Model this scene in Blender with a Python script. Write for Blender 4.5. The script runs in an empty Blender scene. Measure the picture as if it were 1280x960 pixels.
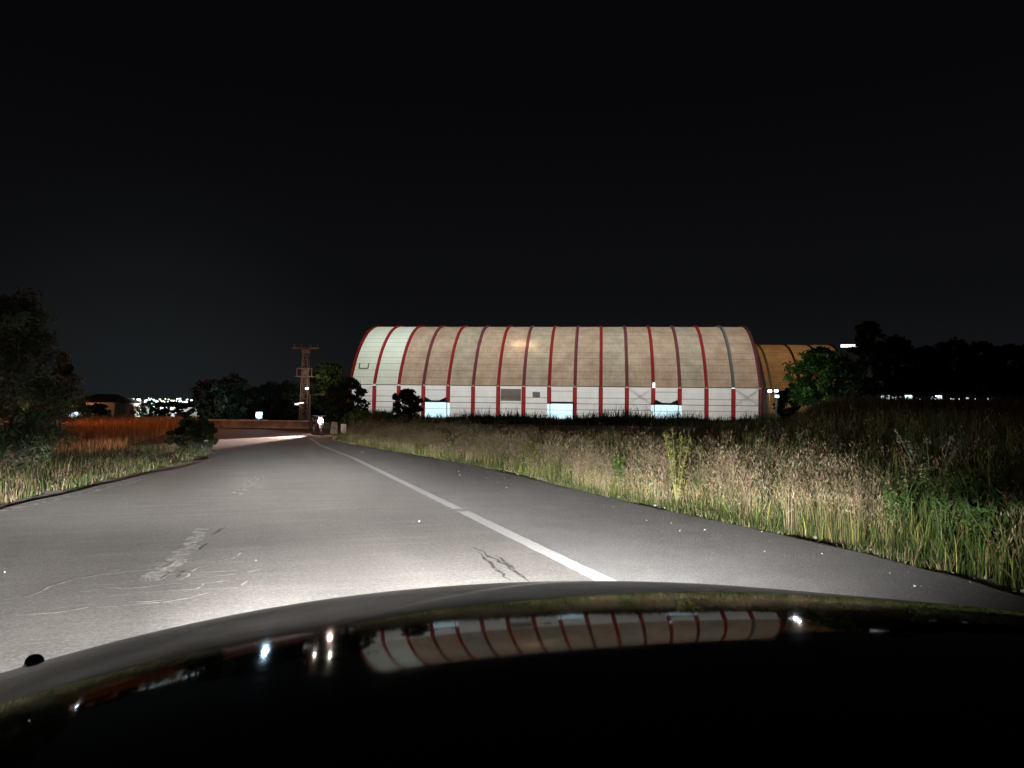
import bpy, math, random
import numpy as np
from mathutils import Vector, Matrix
random.seed(7); rng = np.random.default_rng(11)
sc = bpy.context.scene
COL = sc.collection
H = 1.3; FPX = 960.0; PITCH = math.atan(35/960)
FW = np.array([0, math.cos(PITCH), math.sin(PITCH)]); UP = np.array([0, -math.sin(PITCH), math.cos(PITCH)])
ROLL = math.radians(.75)                # the hand-held camera is tilted a little
RT = np.array([math.cos(ROLL), 0, 0])+UP*math.sin(ROLL); UPR = UP*math.cos(ROLL)-np.array([math.sin(ROLL), 0, 0])
def ray(x, y):
    return FW + RT*(x-640)/FPX + UPR*(480-y)/FPX
def at(x, y, d):                        # point seen at photo pixel (x, y), d metres ahead
    r = ray(x, y); t = d/r[1]
    return Vector((r[0]*t, d, H+r[2]*t))
def gp(x, y, z=0.0):                    # point of the level z seen at photo pixel (x, y)
    r = ray(x, y); t = (z-H)/r[2]
    return Vector((r[0]*t, r[1]*t, z))
def sstep(a, b, v):
    t = np.clip((v-a)/(b-a), 0, 1); return t*t*(3-2*t)

# ------------------------------------------------------------------ world, camera, render
w = bpy.data.worlds.new("World"); sc.world = w; w.use_nodes = True
nt = w.node_tree; nt.nodes.clear()
out = nt.nodes.new('ShaderNodeOutputWorld'); bg = nt.nodes.new('ShaderNodeBackground')
tc = nt.nodes.new('ShaderNodeTexCoord'); sx = nt.nodes.new('ShaderNodeSeparateXYZ'); rp = nt.nodes.new('ShaderNodeValToRGB')
nt.links.new(tc.outputs['Generated'], sx.inputs[0]); nt.links.new(sx.outputs['Z'], rp.inputs[0])
rp.color_ramp.elements[0].position = 0.0; rp.color_ramp.elements[0].color = (.0080, .0086, .0098, 1)
rp.color_ramp.elements[1].position = .42; rp.color_ramp.elements[1].color = (.0016, .0014, .0022, 1)
e = rp.color_ramp.elements.new(.14); e.color = (.0042, .0044, .0052, 1)
gl = nt.nodes.new('ShaderNodeVectorMath'); gl.operation = 'DISTANCE'; gl.inputs[1].default_value = (-.42, .9, .02); nt.links.new(tc.outputs['Generated'], gl.inputs[0])   # sky glow over the town
gr = nt.nodes.new('ShaderNodeValToRGB'); gr.color_ramp.interpolation = 'EASE'; gr.color_ramp.elements[0].color = (.0036, .0050, .0052, 1); gr.color_ramp.elements[1].color = (0, 0, 0, 1); gr.color_ramp.elements[1].position = .28
nt.links.new(gl.outputs['Value'], gr.inputs[0]); ga = nt.nodes.new('ShaderNodeMix'); ga.data_type = 'RGBA'; ga.blend_type = 'ADD'; ga.inputs[0].default_value = 1.
nt.links.new(rp.outputs[0], ga.inputs[6]); nt.links.new(gr.outputs[0], ga.inputs[7]); nt.links.new(ga.outputs[2], bg.inputs[0]); bg.inputs[1].default_value = 1.0
nt.links.new(bg.outputs[0], out.inputs[0])
cd = bpy.data.cameras.new('camera'); cam = bpy.data.objects.new('camera', cd); COL.objects.link(cam)
cam.location = (0, 0, H); cam.rotation_euler = (Matrix.Rotation(math.pi/2+PITCH, 3, 'X') @ Matrix.Rotation(ROLL, 3, 'Z')).to_euler()
cd.sensor_fit = 'HORIZONTAL'; cd.angle = 2*math.atan(640/FPX); cd.clip_start = .05; cd.clip_end = 3000
sc.camera = cam
sc.render.engine = 'CYCLES'; sc.cycles.use_denoising = True
try: sc.cycles.denoiser = 'OPENIMAGEDENOISE'
except Exception: pass
sc.cycles.use_adaptive_sampling = False
sc.cycles.max_bounces = 6; sc.cycles.diffuse_bounces = 3; sc.cycles.transmission_bounces = 4; sc.cycles.transparent_max_bounces = 6
sc.cycles.sample_clamp_indirect = 3.0; sc.cycles.caustics_reflective = False; sc.cycles.caustics_refractive = False
vs = sc.view_settings; vs.view_transform = 'Standard'; vs.look = 'None'; vs.exposure = 0; vs.gamma = 1; vs.use_curve_mapping = False

# ------------------------------------------------------------------ materials
def newmat(name):
    m = bpy.data.materials.new(name); m.use_nodes = True
    n = m.node_tree.nodes; p = n['Principled BSDF']
    return m, m.node_tree, n, p
def N(t, kind, **kw):
    n = t.nodes.new(kind)
    for k, v in kw.items():
        if k.startswith('i_'):
            key = k[2:]; n.inputs[int(key) if key.isdigit() else key].default_value = v
        else: setattr(n, k, v)
    return n
def math_(t, op, a, b=None, c=None):
    n = t.nodes.new('ShaderNodeMath'); n.operation = op
    for i, v in enumerate((a, b, c)):
        if v is None: continue
        if isinstance(v, (int, float)): n.inputs[i].default_value = v
        else: t.links.new(v, n.inputs[i])
    return n.outputs[0]
def mixc(t, fac, a, b):
    n = t.nodes.new('ShaderNodeMix'); n.data_type = 'RGBA'
    for idx, v in ((0, fac), (6, a), (7, b)):
        if isinstance(v, (int, float)): n.inputs[idx].default_value = v
        elif isinstance(v, tuple): n.inputs[idx].default_value = (*v, 1)
        else: t.links.new(v, n.inputs[idx])
    return n.outputs[2]
def noise(t, vec, scale, detail=4, rough=.55, lo=.35, hi=.65):
    n = N(t, 'ShaderNodeTexNoise'); n.inputs['Scale'].default_value = scale
    n.inputs['Detail'].default_value = detail; n.inputs['Roughness'].default_value = rough
    if vec is not None: t.links.new(vec, n.inputs['Vector'])
    mr = N(t, 'ShaderNodeMapRange'); mr.inputs[1].default_value = lo; mr.inputs[2].default_value = hi
    t.links.new(n.outputs[0], mr.inputs[0]); return mr.outputs[0]
def mat(name, col, rough=.7, metal=0., var=.25, scale=3., bump=.0, spec=.4):
    m, t, n, p = newmat(name)
    co = N(t, 'ShaderNodeTexCoord').outputs['Object']
    f = noise(t, co, scale, 5, .6)
    dark = tuple(c*(1-var) for c in col); lite = tuple(min(1, c*(1+var)) for c in col)
    t.links.new(mixc(t, f, dark, lite), p.inputs['Base Color'])
    p.inputs['Roughness'].default_value = rough; p.inputs['Metallic'].default_value = metal
    p.inputs['Specular IOR Level'].default_value = spec
    if bump:
        b = N(t, 'ShaderNodeBump'); b.inputs['Strength'].default_value = bump; b.inputs['Distance'].default_value = .02
        t.links.new(noise(t, co, scale*8, 4, .6, .2, .8), b.inputs['Height']); t.links.new(b.outputs[0], p.inputs['Normal'])
    return m
def emit(name, col, strength):
    m, t, n, p = newmat(name)
    p.inputs['Base Color'].default_value = (.3, .3, .3, 1)
    p.inputs['Emission Color'].default_value = (*col, 1); p.inputs['Emission Strength'].default_value = strength
    return m
def leafmat(name, mul=1.0, trans=.35):          # leaf and blade colour comes from the plant's own per-leaf colour
    m, t, n, p = newmat(name); n.remove(p)
    a = N(t, 'ShaderNodeAttribute'); a.attribute_name = 'col'
    d = N(t, 'ShaderNodeBsdfDiffuse'); tr = N(t, 'ShaderNodeBsdfTranslucent'); mx = N(t, 'ShaderNodeMixShader'); mx.inputs[0].default_value = trans
    t.links.new(a.outputs['Color'], d.inputs[0]); t.links.new(a.outputs['Color'], tr.inputs[0])
    t.links.new(d.outputs[0], mx.inputs[1]); t.links.new(tr.outputs[0], mx.inputs[2])
    t.links.new(mx.outputs[0], n['Material Output'].inputs[0]); return m

M = {}
M['leaf'] = leafmat('leaf'); M['blade'] = leafmat('grass_blade', trans=.3)
M['bark'] = mat('bark', (.075, .055, .04), .9, bump=.6, scale=6)
M['steel'] = mat('galvanised_steel', (.34, .30, .28), .55, .3, scale=5)
M['dark_metal'] = mat('dark_metal', (.03, .03, .032), .5, .2)
M['rust'] = mat('rusty_steel', (.20, .115, .085), .8, scale=4, bump=.3)
M['rubber'] = mat('rubber', (.015, .015, .015), .85)
M['concrete'] = mat('concrete', (.30, .285, .26), .9, scale=2, bump=.4)
M['plaster'] = mat('plaster', (.34, .27, .2), .9, scale=1.2, bump=.3)
M['rooftile'] = mat('roof_tile', (.07, .045, .035), .9, scale=5, bump=.5)
M['white_paint'] = mat('white_paint', (.72, .73, .75), .4, scale=2, var=.08)
M['board'] = mat('sign_board_white', (.3, .29, .285), .6, scale=2, var=.12)
M['black_glass'] = mat('dark_glass', (.01, .012, .014), .08, spec=.6)
M['red_paint'] = mat('red_paint', (.25, .02, .02), .4)

# ------------------------------------------------------------------ mesh helpers
def npmesh(name, V, loops, counts, col=None, smooth=False):
    me = bpy.data.meshes.new(name)
    V = np.asarray(V, np.float32); loops = np.asarray(loops, np.int32); counts = np.asarray(counts, np.int32)
    me.vertices.add(len(V)); me.vertices.foreach_set('co', V.ravel())
    me.loops.add(len(loops)); me.loops.foreach_set('vertex_index', loops)
    me.polygons.add(len(counts)); st = np.zeros(len(counts), np.int32); st[1:] = np.cumsum(counts)[:-1]
    me.polygons.foreach_set('loop_start', st); me.polygons.foreach_set('loop_total', counts)
    if smooth: me.polygons.foreach_set('use_smooth', np.ones(len(counts), bool))
    me.update(calc_edges=True)
    if col is not None:
        a = me.attributes.new('col', 'FLOAT_COLOR', 'POINT')
        c = np.ones((len(V), 4), np.float32); c[:, :3] = col; a.data.foreach_set('color', c.ravel())
    return me
class MB:                                # collects shapes into ONE mesh
    def __init__(s): s.v = []; s.f = []
    def add(s, vs, fs):
        o = len(s.v); s.v += [tuple(v) for v in vs]; s.f += [tuple(i+o for i in f) for f in fs]; return s
    def box(s, c, d, rz=0., taper=1.):
        R = Matrix.Rotation(rz, 3, 'Z'); c = Vector(c); vs = []
        for z in (-1, 1):
            k = 1 if z < 0 else taper
            for x, y in ((-1, -1), (1, -1), (1, 1), (-1, 1)):
                vs.append(c+R @ Vector((x*d[0]/2*k, y*d[1]/2*k, z*d[2]/2)))
        return s.add(vs, [(3, 2, 1, 0), (4, 5, 6, 7), (0, 1, 5, 4), (1, 2, 6, 5), (2, 3, 7, 6), (3, 0, 4, 7)])
    def tube(s, pts, rad, n=8, cap=True):
        pts = [Vector(p) for p in pts]; vs = []; fs = []
        rad = rad if hasattr(rad, '__len__') else [rad]*len(pts)
        for i, p in enumerate(pts):
            d = (pts[min(i+1, len(pts)-1)]-pts[max(i-1, 0)]).normalized()
            a = d.cross(Vector((0, 0, 1)) if abs(d.z) < .95 else Vector((1, 0, 0))).normalized(); b = d.cross(a)
            for k in range(n):
                t = 2*math.pi*k/n; vs.append(p+(a*math.cos(t)+b*math.sin(t))*rad[i])
        for i in range(len(pts)-1):
            for k in range(n):
                fs.append((i*n+k, i*n+(k+1) % n, (i+1)*n+(k+1) % n, (i+1)*n+k))
        if cap: fs += [tuple(range(n))[::-1], tuple(range((len(pts)-1)*n, len(pts)*n))]
        return s.add(vs, fs)
    def ball(s, c, r, nu=14, nv=8, sq=(1, 1, 1)):
        c = Vector(c); vs = []; fs = []
        for j in range(nv+1):
            ph = math.pi*j/nv
            for i in range(nu):
                t = 2*math.pi*i/nu
                vs.append(c+Vector((math.sin(ph)*math.cos(t)*sq[0], math.sin(ph)*math.sin(t)*sq[1], math.cos(ph)*sq[2]))*r)
        for j in range(nv):
            for i in range(nu): fs.append((j*nu+i, (j+1)*nu+i, (j+1)*nu+(i+1) % nu, j*nu+(i+1) % nu))
        return s.add(vs, fs)
    def build(s, name, m, parent=None, smooth=False):
        me = bpy.data.meshes.new(name); me.from_pydata(s.v, [], s.f); me.update()
        if smooth: me.polygons.foreach_set('use_smooth', np.ones(len(me.polygons), bool))
        return link(name, me, m, parent)
def link(name, me, m, parent=None):
    if m is not None: me.materials.append(m)
    o = bpy.data.objects.new(name, me); COL.objects.link(o)
    if parent is not None: o.parent = parent
    return o
def tag(o, label=None, cat=None, group=None, kind=None):
    if label: o['label'] = label
    if cat: o['category'] = cat
    if group: o['group'] = group
    if kind: o['kind'] = kind
    return o
def thing(name, loc, label, cat, group=None, rz=0.):
    o = bpy.data.objects.new(name, None); COL.objects.link(o); o.location = loc; o.rotation_euler = (0, 0, rz); o.empty_display_size = .3
    return tag(o, label, cat, group)
def copy_tree(o, parent=None):
    c = o.copy(); COL.objects.link(c); c.parent = parent
    for ch in list(o.children): copy_tree(ch, c)
    return c
def lamp(name, loc, power, col, radius=.1, kind='POINT', parent=None):
    l = bpy.data.lights.new(name, kind); l.energy = power; l.color = col; l.shadow_soft_size = radius
    o = bpy.data.objects.new(name, l); COL.objects.link(o); o.location = loc
    if parent is not None: o.parent = parent
    return o

# ------------------------------------------------------------------ terrain
THR = math.atan(325/960)
def zt(X, Y):                            # ground level
    X = np.asarray(X, float); Y = np.asarray(Y, float)
    q = X/np.maximum(Y, 1.)
    rise = 2.1*sstep(22, 80, Y)*sstep(.345, .42, q)
    tt = X*math.cos(THR)+Y*math.sin(THR)-5.6
    return -.06 + rise + .75*sstep(2.2, 13, tt)*sstep(.24, .52, q)*sstep(1, 6, Y)
def grid(xs, ys):
    X, Y = np.meshgrid(xs, ys); Z = zt(X, Y)
    V = np.stack([X, Y, Z], -1).reshape(-1, 3); nx, ny = len(xs), len(ys)
    i = np.arange(nx-1)[None, :]+np.arange(ny-1)[:, None]*nx
    L = np.stack([i, i+1, i+1+nx, i+nx], -1).reshape(-1)
    return V, L, np.full((nx-1)*(ny-1), 4)
xs = np.concatenate([np.linspace(-1500, -160, 12), np.linspace(-150, 150, 121), np.linspace(160, 1500, 12)])
ys = np.concatenate([np.linspace(-60, -5, 8), np.linspace(0, 170, 86), np.linspace(180, 2400, 25)])
m, t, n, p = newmat('field_soil')
co = N(t, 'ShaderNodeTexCoord').outputs['Object']
c1 = mixc(t, noise(t, co, .35, 6, .65), (.075, .052, .034), (.17, .115, .075))
c1 = mixc(t, noise(t, co, 9, 4, .6, .5, .75), c1, (.06, .065, .03))
c1 = mixc(t, noise(t, co, 60, 3, .6, .55, .7), c1, (.28, .24, .19))
t.links.new(c1, p.inputs['Base Color']); p.inputs['Roughness'].default_value = .95; p.inputs['Specular IOR Level'].default_value = .1
b = N(t, 'ShaderNodeBump'); b.inputs['Strength'].default_value = .8; b.inputs['Distance'].default_value = .05
t.links.new(noise(t, co, 25, 5, .7, .2, .8), b.inputs['Height']); t.links.new(b.outputs[0], p.inputs['Normal'])
tag(link('ground', npmesh('ground', *grid(xs, ys), smooth=True), m), 'brown dry earth field beside the road', 'ground', kind='structure')

# ------------------------------------------------------------------ road
TH = math.atan(325/960)                                # the road runs left of the view direction
RV = Vector((-math.sin(TH), math.cos(TH), 0)); RU = Vector((math.cos(TH), math.sin(TH), 0))
def toroad(P): return np.array([P.dot(RU), P.dot(RV)])
right_px = [(1280, 745), (1190, 720), (1070, 690), (1005, 675), (940, 660), (880, 648), (815, 635), (750, 619), (690, 605), (640, 593), (600, 583), (550, 574.5), (500, 566), (460, 559), (430, 553.5), (408, 548), (392, 544)]
left_px = [(0, 637), (60, 622), (120, 608), (185, 593), (245, 579), (262, 573)]
RE = [toroad(gp(*q)) for q in right_px]; LE = [toroad(gp(*q)) for q in left_px]
RE = [np.array([RE[0][0]+.4, -14.]), np.array([RE[0][0]+.25, 0.])]+RE
LE = [np.array([LE[0][0]-1.9, -14.]), np.array([LE[0][0]-1.0, LE[0][1]-5])]+LE
def densify(P, step, amp, seed):
    r = np.random.default_rng(seed); o = []
    for a, b_ in zip(P[:-1], P[1:]):
        k = max(1, int(np.linalg.norm(b_-a)/step))
        for i in range(k): o.append(a+(b_-a)*i/k)
    o.append(P[-1]); o = np.array(o); nz = r.normal(0, 1, len(o)); nz = np.convolve(nz, [.25, .5, .25], 'same'); o[:, 0] += nz*amp
    return o
REd = densify(RE, .22, .035, 1); LEd = densify(LE, .3, .06, 2)
RE_w = np.array([list((RU*a+RV*b_))[:2] for a, b_ in REd]); LE_w = np.array([list((RU*a+RV*b_))[:2] for a, b_ in LEd])
far_px = [(385, 541.2), (345, 537.5), (290, 535.5), (240, 534.5)]
back_px = [(240, 549), (246, 557), (258, 566)]
far = np.array([list(gp(*q))[:2] for q in far_px]); back = np.array([list(gp(*q))[:2] for q in back_px])
outline = np.concatenate([RE_w, far, back, LE_w[::-1]])
import bmesh
bm = bmesh.new(); Rinv = Matrix.Rotation(-TH, 3, 'Z')
vs_ = [bm.verts.new(Rinv @ Vector((x, y, 0))) for x, y in outline]
fc = bm.faces.new(vs_)
if fc.normal.z < 0 or fc.calc_area() and (fc.normal_update() or fc.normal.z < 0): fc.normal_flip()
ex = bmesh.ops.extrude_edge_only(bm, edges=fc.edges[:])
for g in ex['geom']:
    if isinstance(g, bmesh.types.BMVert): g.co.z -= .13
bmesh.ops.triangulate(bm, faces=[fc])
me = bpy.data.meshes.new('road'); bm.to_mesh(me); bm.free()
uline = 2.53*H/1.25
m, t, n, p = newmat('asphalt')
co = N(t, 'ShaderNodeTexCoord').outputs['Object']; sp = N(t, 'ShaderNodeSeparateXYZ'); t.links.new(co, sp.inputs[0])
mp = N(t, 'ShaderNodeMapping'); mp.inputs['Scale'].default_value = (1., .12, 1); t.links.new(co, mp.inputs[0]); along = mp.outputs[0]
mp2 = N(t, 'ShaderNodeMapping'); mp2.inputs['Scale'].default_value = (.25, 1.1, 1); t.links.new(co, mp2.inputs[0]); across = mp2.outputs[0]
lane = mixc(t, noise(t, along, .9, 5, .6), (.16, .15, .142), (.245, .232, .222))
lane = mixc(t, noise(t, across, 1.4, 5, .6, .45, .8), lane, (.135, .128, .12))
shoulder = mixc(t, noise(t, co, 1.6, 5, .6), (.20, .202, .208), (.28, .282, .29))
mp3 = N(t, 'ShaderNodeMapping'); mp3.inputs['Scale'].default_value = (.85, .035, 1); t.links.new(co, mp3.inputs[0])
lane = mixc(t, math_(t, 'MULTIPLY', noise(t, mp3.outputs[0], 1., 3, .5, .42, .62), .55), lane, (.10, .095, .09))
lane = mixc(t, math_(t, 'MULTIPLY', noise(t, co, .6, 7, .75, .46, .64), .7), lane, (.085, .082, .079))
mp4 = N(t, 'ShaderNodeMapping'); mp4.inputs['Scale'].default_value = (.5, 3.2, 1); t.links.new(co, mp4.inputs[0])
lane = mixc(t, math_(t, 'MULTIPLY', noise(t, mp4.outputs[0], 1.3, 6, .78, .5, .68), .6), lane, (.33, .31, .29))
sh = N(t, 'ShaderNodeMapRange'); sh.inputs[1].default_value = uline-.15; sh.inputs[2].default_value = uline+.15; t.links.new(sp.outputs[0], sh.inputs[0])
c = mixc(t, sh.outputs[0], lane, shoulder)
mott = noise(t, co, 9, 5, .7, .3, .7); c = mixc(t, math_(t, 'MULTIPLY', mott, .4), c, (.10, .094, .088))
g0 = noise(t, co, 26, 4, .8, .47, .60); c = mixc(t, math_(t, 'MULTIPLY', g0, .5), c, (.33, .318, .30)); gd = noise(t, co, 38, 4, .8, .50, .62); c = mixc(t, math_(t, 'MULTIPLY', gd, .5), c, (.07, .067, .064))
g1 = noise(t, co, 55, 3, .75, .36, .64); g2 = noise(t, co, 170, 2, .7, .3, .7)
c = mixc(t, math_(t, 'MULTIPLY', g1, .6), c, (.085, .08, .075))
c = mixc(t, math_(t, 'MULTIPLY', math_(t, 'POWER', g2, 3.), .5), c, (.42, .40, .37))
vo = N(t, 'ShaderNodeTexVoronoi'); vo.inputs['Scale'].default_value = 3.2; t.links.new(co, vo.inputs['Vector'])   # tar spots and specks
c = mixc(t, math_(t, 'LESS_THAN', vo.outputs['Distance'], .013), c, (.45, .43, .41))
t.links.new(c, p.inputs['Base Color'])
p.inputs['Roughness'].default_value = .82; p.inputs['Specular IOR Level'].default_value = .25
b = N(t, 'ShaderNodeBump'); b.inputs['Strength'].default_value = .8; b.inputs['Distance'].default_value = .014
t.links.new(math_(t, 'ADD', math_(t, 'MULTIPLY', g1, .7), math_(t, 'MULTIPLY', g2, .6)), b.inputs['Height']); t.links.new(b.outputs[0], p.inputs['Normal'])
ro = link('road', me, m); ro.rotation_euler = (0, 0, TH); tag(ro, 'worn grey asphalt road bending left in the distance', 'road', kind='structure')

# painted lines (worn) and sealed cracks: thin sheets above the asphalt
def linemat(name, col, lo, hi, sc_=18):
    m, t, n, p = newmat(name); co = N(t, 'ShaderNodeTexCoord').outputs['Object']
    f = noise(t, co, sc_, 6, .75, lo, hi); t.links.new(mixc(t, noise(t, co, 60, 3, .7), tuple(c*.78 for c in col), col), p.inputs['Base Color']); p.inputs['Roughness'].default_value = .75
    t.links.new(f, p.inputs['Alpha']); return m
M['line'] = linemat('line_paint', (.46, .455, .45), .2, .44)
M['worn_line'] = linemat('worn_line_paint', (.42, .40, .38), .34, .64, 9)
M['seal'] = linemat('crack_edge', (.46, .425, .39), .26, .58, 9)
M['tar'] = linemat('tar_streak', (.045, .043, .04), .35, .6, 9)
def strip(name, pts, wid, m, z, label, cat, seed=0, amp=.0, taper=False):
    pts = [Vector(q) for q in pts]; r = random.Random(seed); P = []
    for a, b_ in zip(pts[:-1], pts[1:]):
        k = max(1, int((b_-a).length/.12))
        for i in range(k): P.append(a.lerp(b_, i/k))
    P.append(pts[-1]); vs = []; fs = []
    for i, q in enumerate(P):
        d = (P[min(i+1, len(P)-1)]-P[max(i-1, 0)]); d.z = 0; d.normalize(); s = Vector((-d.y, d.x, 0))
        ww = wid*(1+r.uniform(-amp, amp))/2
        if taper: ww *= max(.05, math.sin(math.pi*(i+.3)/(len(P))) )**.6
        jj = s*r.uniform(-1, 1)*(wid*amp*.8+(.016 if taper else 0))
        for sg in (-1, 1): vs.append(Vector((q.x, q.y, z))+jj+s*ww*sg)
    for i in range(len(P)-1): fs.append((2*i, 2*i+1, 2*i+3, 2*i+2)[::-1])
    o = MB().add(vs, fs).build(name, m)
    for pl in o.data.polygons:
        pass
    return tag(o, label, cat, kind='structure')
def rl(u, v): return RU*u+RV*v
pe = [toroad(gp(*q)) for q in [(575, 638), (430, 572), (400, 556.5), (388, 548)]]
strip('edge_line', [rl(uline, 2), rl(uline, pe[0][1]-.12)], .16, M['line'], .004, 'white painted edge line on the near road', 'road marking', 3, .03)
strip('edge_line', [rl(uline, pe[0][1]+.14), rl(uline, pe[1][1]), rl(*pe[2]), rl(*pe[3])], .14, M['line'], .004, 'white painted edge line running to the far bend', 'road marking', 4, .03)
strip('centre_dash', [gp(192, 726), gp(222, 697), gp(257, 661)], .16, M['worn_line'], .004, 'worn pale centre dash', 'road marking', 5, .25)
strip('centre_dash', [gp(296, 619), gp(325, 594)], .2, M['worn_line'], .004, 'second worn pale centre dash farther on', 'road marking', 6, .3)
strip('road_edge_line', [gp(-40, 648), gp(60, 626.5), gp(130, 611), gp(186, 597.5)], .12, M['worn_line'], .004, 'faded edge line on the far side', 'road marking', 7, .25)
cr = [[(0, 752), (40, 747), (75, 730), (118, 720), (150, 713)], [(150, 722), (185, 720), (225, 718), (262, 716), (298, 714)], [(185, 728), (190, 720), (203, 711), (228, 704)],
      [(228, 726), (236, 717), (245, 711), (258, 709)], [(150, 730), (185, 728), (225, 726), (262, 722)], [(130, 737), (180, 736), (228, 730)], [(135, 747), (200, 742), (245, 737), (255, 731)],
      [(160, 755), (210, 752), (240, 749)], [(95, 742), (130, 737)], [(280, 737), (295, 737), (308, 728)], [(170, 712), (200, 706), (240, 700)], [(190, 705), (250, 705), (305, 703)], [(262, 706), (292, 700), (305, 690)], [(120, 762), (175, 758), (232, 751), (262, 744)], [(205, 716), (214, 708), (222, 702)], [(258, 724), (300, 720), (330, 713)], [(238, 733), (268, 731), (300, 726)], [(100, 725), (150, 718), (190, 714)], [(20, 772), (70, 768), (110, 762)], [(232, 704), (262, 702), (285, 697)], [(176, 724), (205, 721), (232, 720)], [(60, 765), (120, 758)]]
for i, q in enumerate(cr):
    strip('road_crack', [gp(x, y) for x, y in q], .019, M['seal'], .008+.0004*i, 'pale crumbled crack in the asphalt', 'road crack', 20+i, .6, True)
for i, q in enumerate([[(592, 684), (620, 700), (655, 724)], [(596, 690), (636, 726)], [(622, 695), (664, 728)], [(268, 669), (279, 660)], [(246, 688), (258, 680)], [(205, 724), (214, 716)], [(222, 722), (230, 714)]]):
    strip('tar_streak', [gp(x, y) for x, y in q], .03, M['tar'], .0045+.0003*i, 'dark tar streak on the asphalt', 'tar streak', 50+i, .4, True)

# crumbled verge of gravel along the asphalt, and pebbles on the shoulder
def verge(name, E, side, wid, label):
    r = np.random.default_rng(5); vs = []; fs = []
    for i, (x, y) in enumerate(E):
        j0, j1 = max(i-1, 0), min(i+1, len(E)-1); d = E[j1]-E[j0]; d = d/np.linalg.norm(d); s = np.array([d[1], -d[0]])*side
        a = np.array([x, y])-s*.02; b_ = np.array([x, y])+s*wid*(1+.3*r.normal())
        vs += [(a[0], a[1], -.03), (b_[0], b_[1], -.045)]
    for i in range(len(E)-1): fs.append((2*i, 2*i+1, 2*i+3, 2*i+2) if side > 0 else (2*i, 2*i+2, 2*i+3, 2*i+1))
    m, t, n, p = newmat('verge_gravel'); co = N(t, 'ShaderNodeTexCoord').outputs['Object']
    c = mixc(t, noise(t, co, 30, 4, .7), (.13, .11, .09), (.34, .30, .26)); c = mixc(t, noise(t, co, 2, 4, .6, .5, .7), c, (.09, .08, .05))
    t.links.new(c, p.inputs['Base Color']); p.inputs['Roughness'].default_value = .95
    b = N(t, 'ShaderNodeBump'); b.inputs['Strength'].default_value = 1.; b.inputs['Distance'].default_value = .02
    t.links.new(noise(t, co, 45, 4, .7, .2, .8), b.inputs['Height']); t.links.new(b.outputs[0], p.inputs['Normal'])
    tag(MB().add(vs, fs).build(name, m), label, 'gravel verge', kind='structure')
verge('gravel_verge', RE_w, 1, .38, 'strip of pale crumbled gravel along the asphalt edge')
verge('gravel_verge', LE_w, -1, .5, 'strip of dark gravel along the far asphalt edge')
def pebbles():
    mb = MB(); r = random.Random(3)
    for k in range(170):
        i = r.randrange(len(REd)-40) ; u, v = REd[i]
        if v < 3 or v > 30: continue
        uu = u-abs(r.gauss(0, .9)) if r.random() < .75 else r.uniform(-2, 5)
        if uu > u-.03: uu = u-.05
        q = rl(uu, v); s = r.uniform(.003, .011)*(1 if r.random() < .93 else 1.8)
        mb.ball((q.x, q.y, s*.5), s, 5, 3, (1, r.uniform(.6, 1), .7))
    for k in range(500):
        i = r.randrange(len(REd)-30); u, v = REd[i]
        if v < 2: continue
        q = rl(u+r.uniform(.02, .4), v); s = r.uniform(.006, .03)
        mb.ball((q.x, q.y, -.035), s, 5, 3, (1, r.uniform(.6, 1), .7))
    o = mb.build('gravel', mat('pebble', (.28, .265, .24), .9, scale=8, var=.5)); tag(o, 'small pale pebbles scattered along the road edge', 'gravel', kind='stuff')
pebbles()

# ------------------------------------------------------------------ grass and weeds
def blades(P, hgt, wid, col, lean=.25, az=None, seg=3, curve=1.0):
    n = len(P); az = rng.uniform(0, 2*math.pi, n) if az is None else az
    ld = np.stack([np.cos(az), np.sin(az)], -1); L = np.abs(rng.normal(0, lean, n))*hgt
    wa = rng.uniform(0, math.pi, n); wd = np.stack([np.cos(wa), np.sin(wa)], -1)
    rows = []
    for k in range(seg):
        f = k/(seg); c_ = P[:, :2]+ld*(L*f**(1+curve))[:, None]; z = P[:, 2]+hgt*f*(1-.12*f)
        ww = (wid*(1-.65*f)/2)[:, None]*wd
        rows += [np.concatenate([c_-ww, z[:, None]], 1), np.concatenate([c_+ww, z[:, None]], 1)]
    c_ = P[:, :2]+ld*L[:, None]; rows.append(np.concatenate([c_, (P[:, 2]+hgt*.9)[:, None]], 1))
    V = np.stack(rows, 1); K = V.shape[1]; base = (np.arange(n)*K)[:, None]
    lo = []; cn = []
    for k in range(seg-1): lo += [2*k, 2*k+1, 2*k+3, 2*k+2]; cn.append(4)
    lo += [2*seg-2, 2*seg-1, 2*seg]; cn.append(3)
    Ls = (base+np.array(lo)[None, :]).reshape(-1); Cn = np.tile(cn, n)
    C = np.repeat(col, K, 0)
    return V.reshape(-1, 3), Ls, Cn, C, rows[-1]
def heads(T, size, col, k=6, drop=.22):   # loose seed heads round the stem tips T
    n = len(T); c = np.repeat(T, k, 0); m_ = n*k; s = np.repeat(size, k)
    off = np.stack([rng.normal(0, .22, m_), rng.normal(0, .22, m_), rng.uniform(-1., .15, m_)], -1)*s[:, None]*np.array([1, 1, 1.])
    c = c+off; hh = s*rng.uniform(.07, .14, m_); ww = hh*.24
    a = rng.uniform(0, 2*math.pi, m_); dx = np.stack([np.cos(a), np.sin(a), np.zeros(m_)], -1)*ww[:, None]
    tilt = rng.normal(0, .5, (m_, 2)); up = np.stack([tilt[:, 0], tilt[:, 1], np.ones(m_)], -1)*hh[:, None]
    V = np.stack([c-up, c+dx, c+up, c-dx], 1).reshape(-1, 3)
    Ls = np.arange(m_*4); return V, Ls, np.full(m_, 4), np.repeat(np.repeat(col, k, 0), 4, 0)
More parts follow.
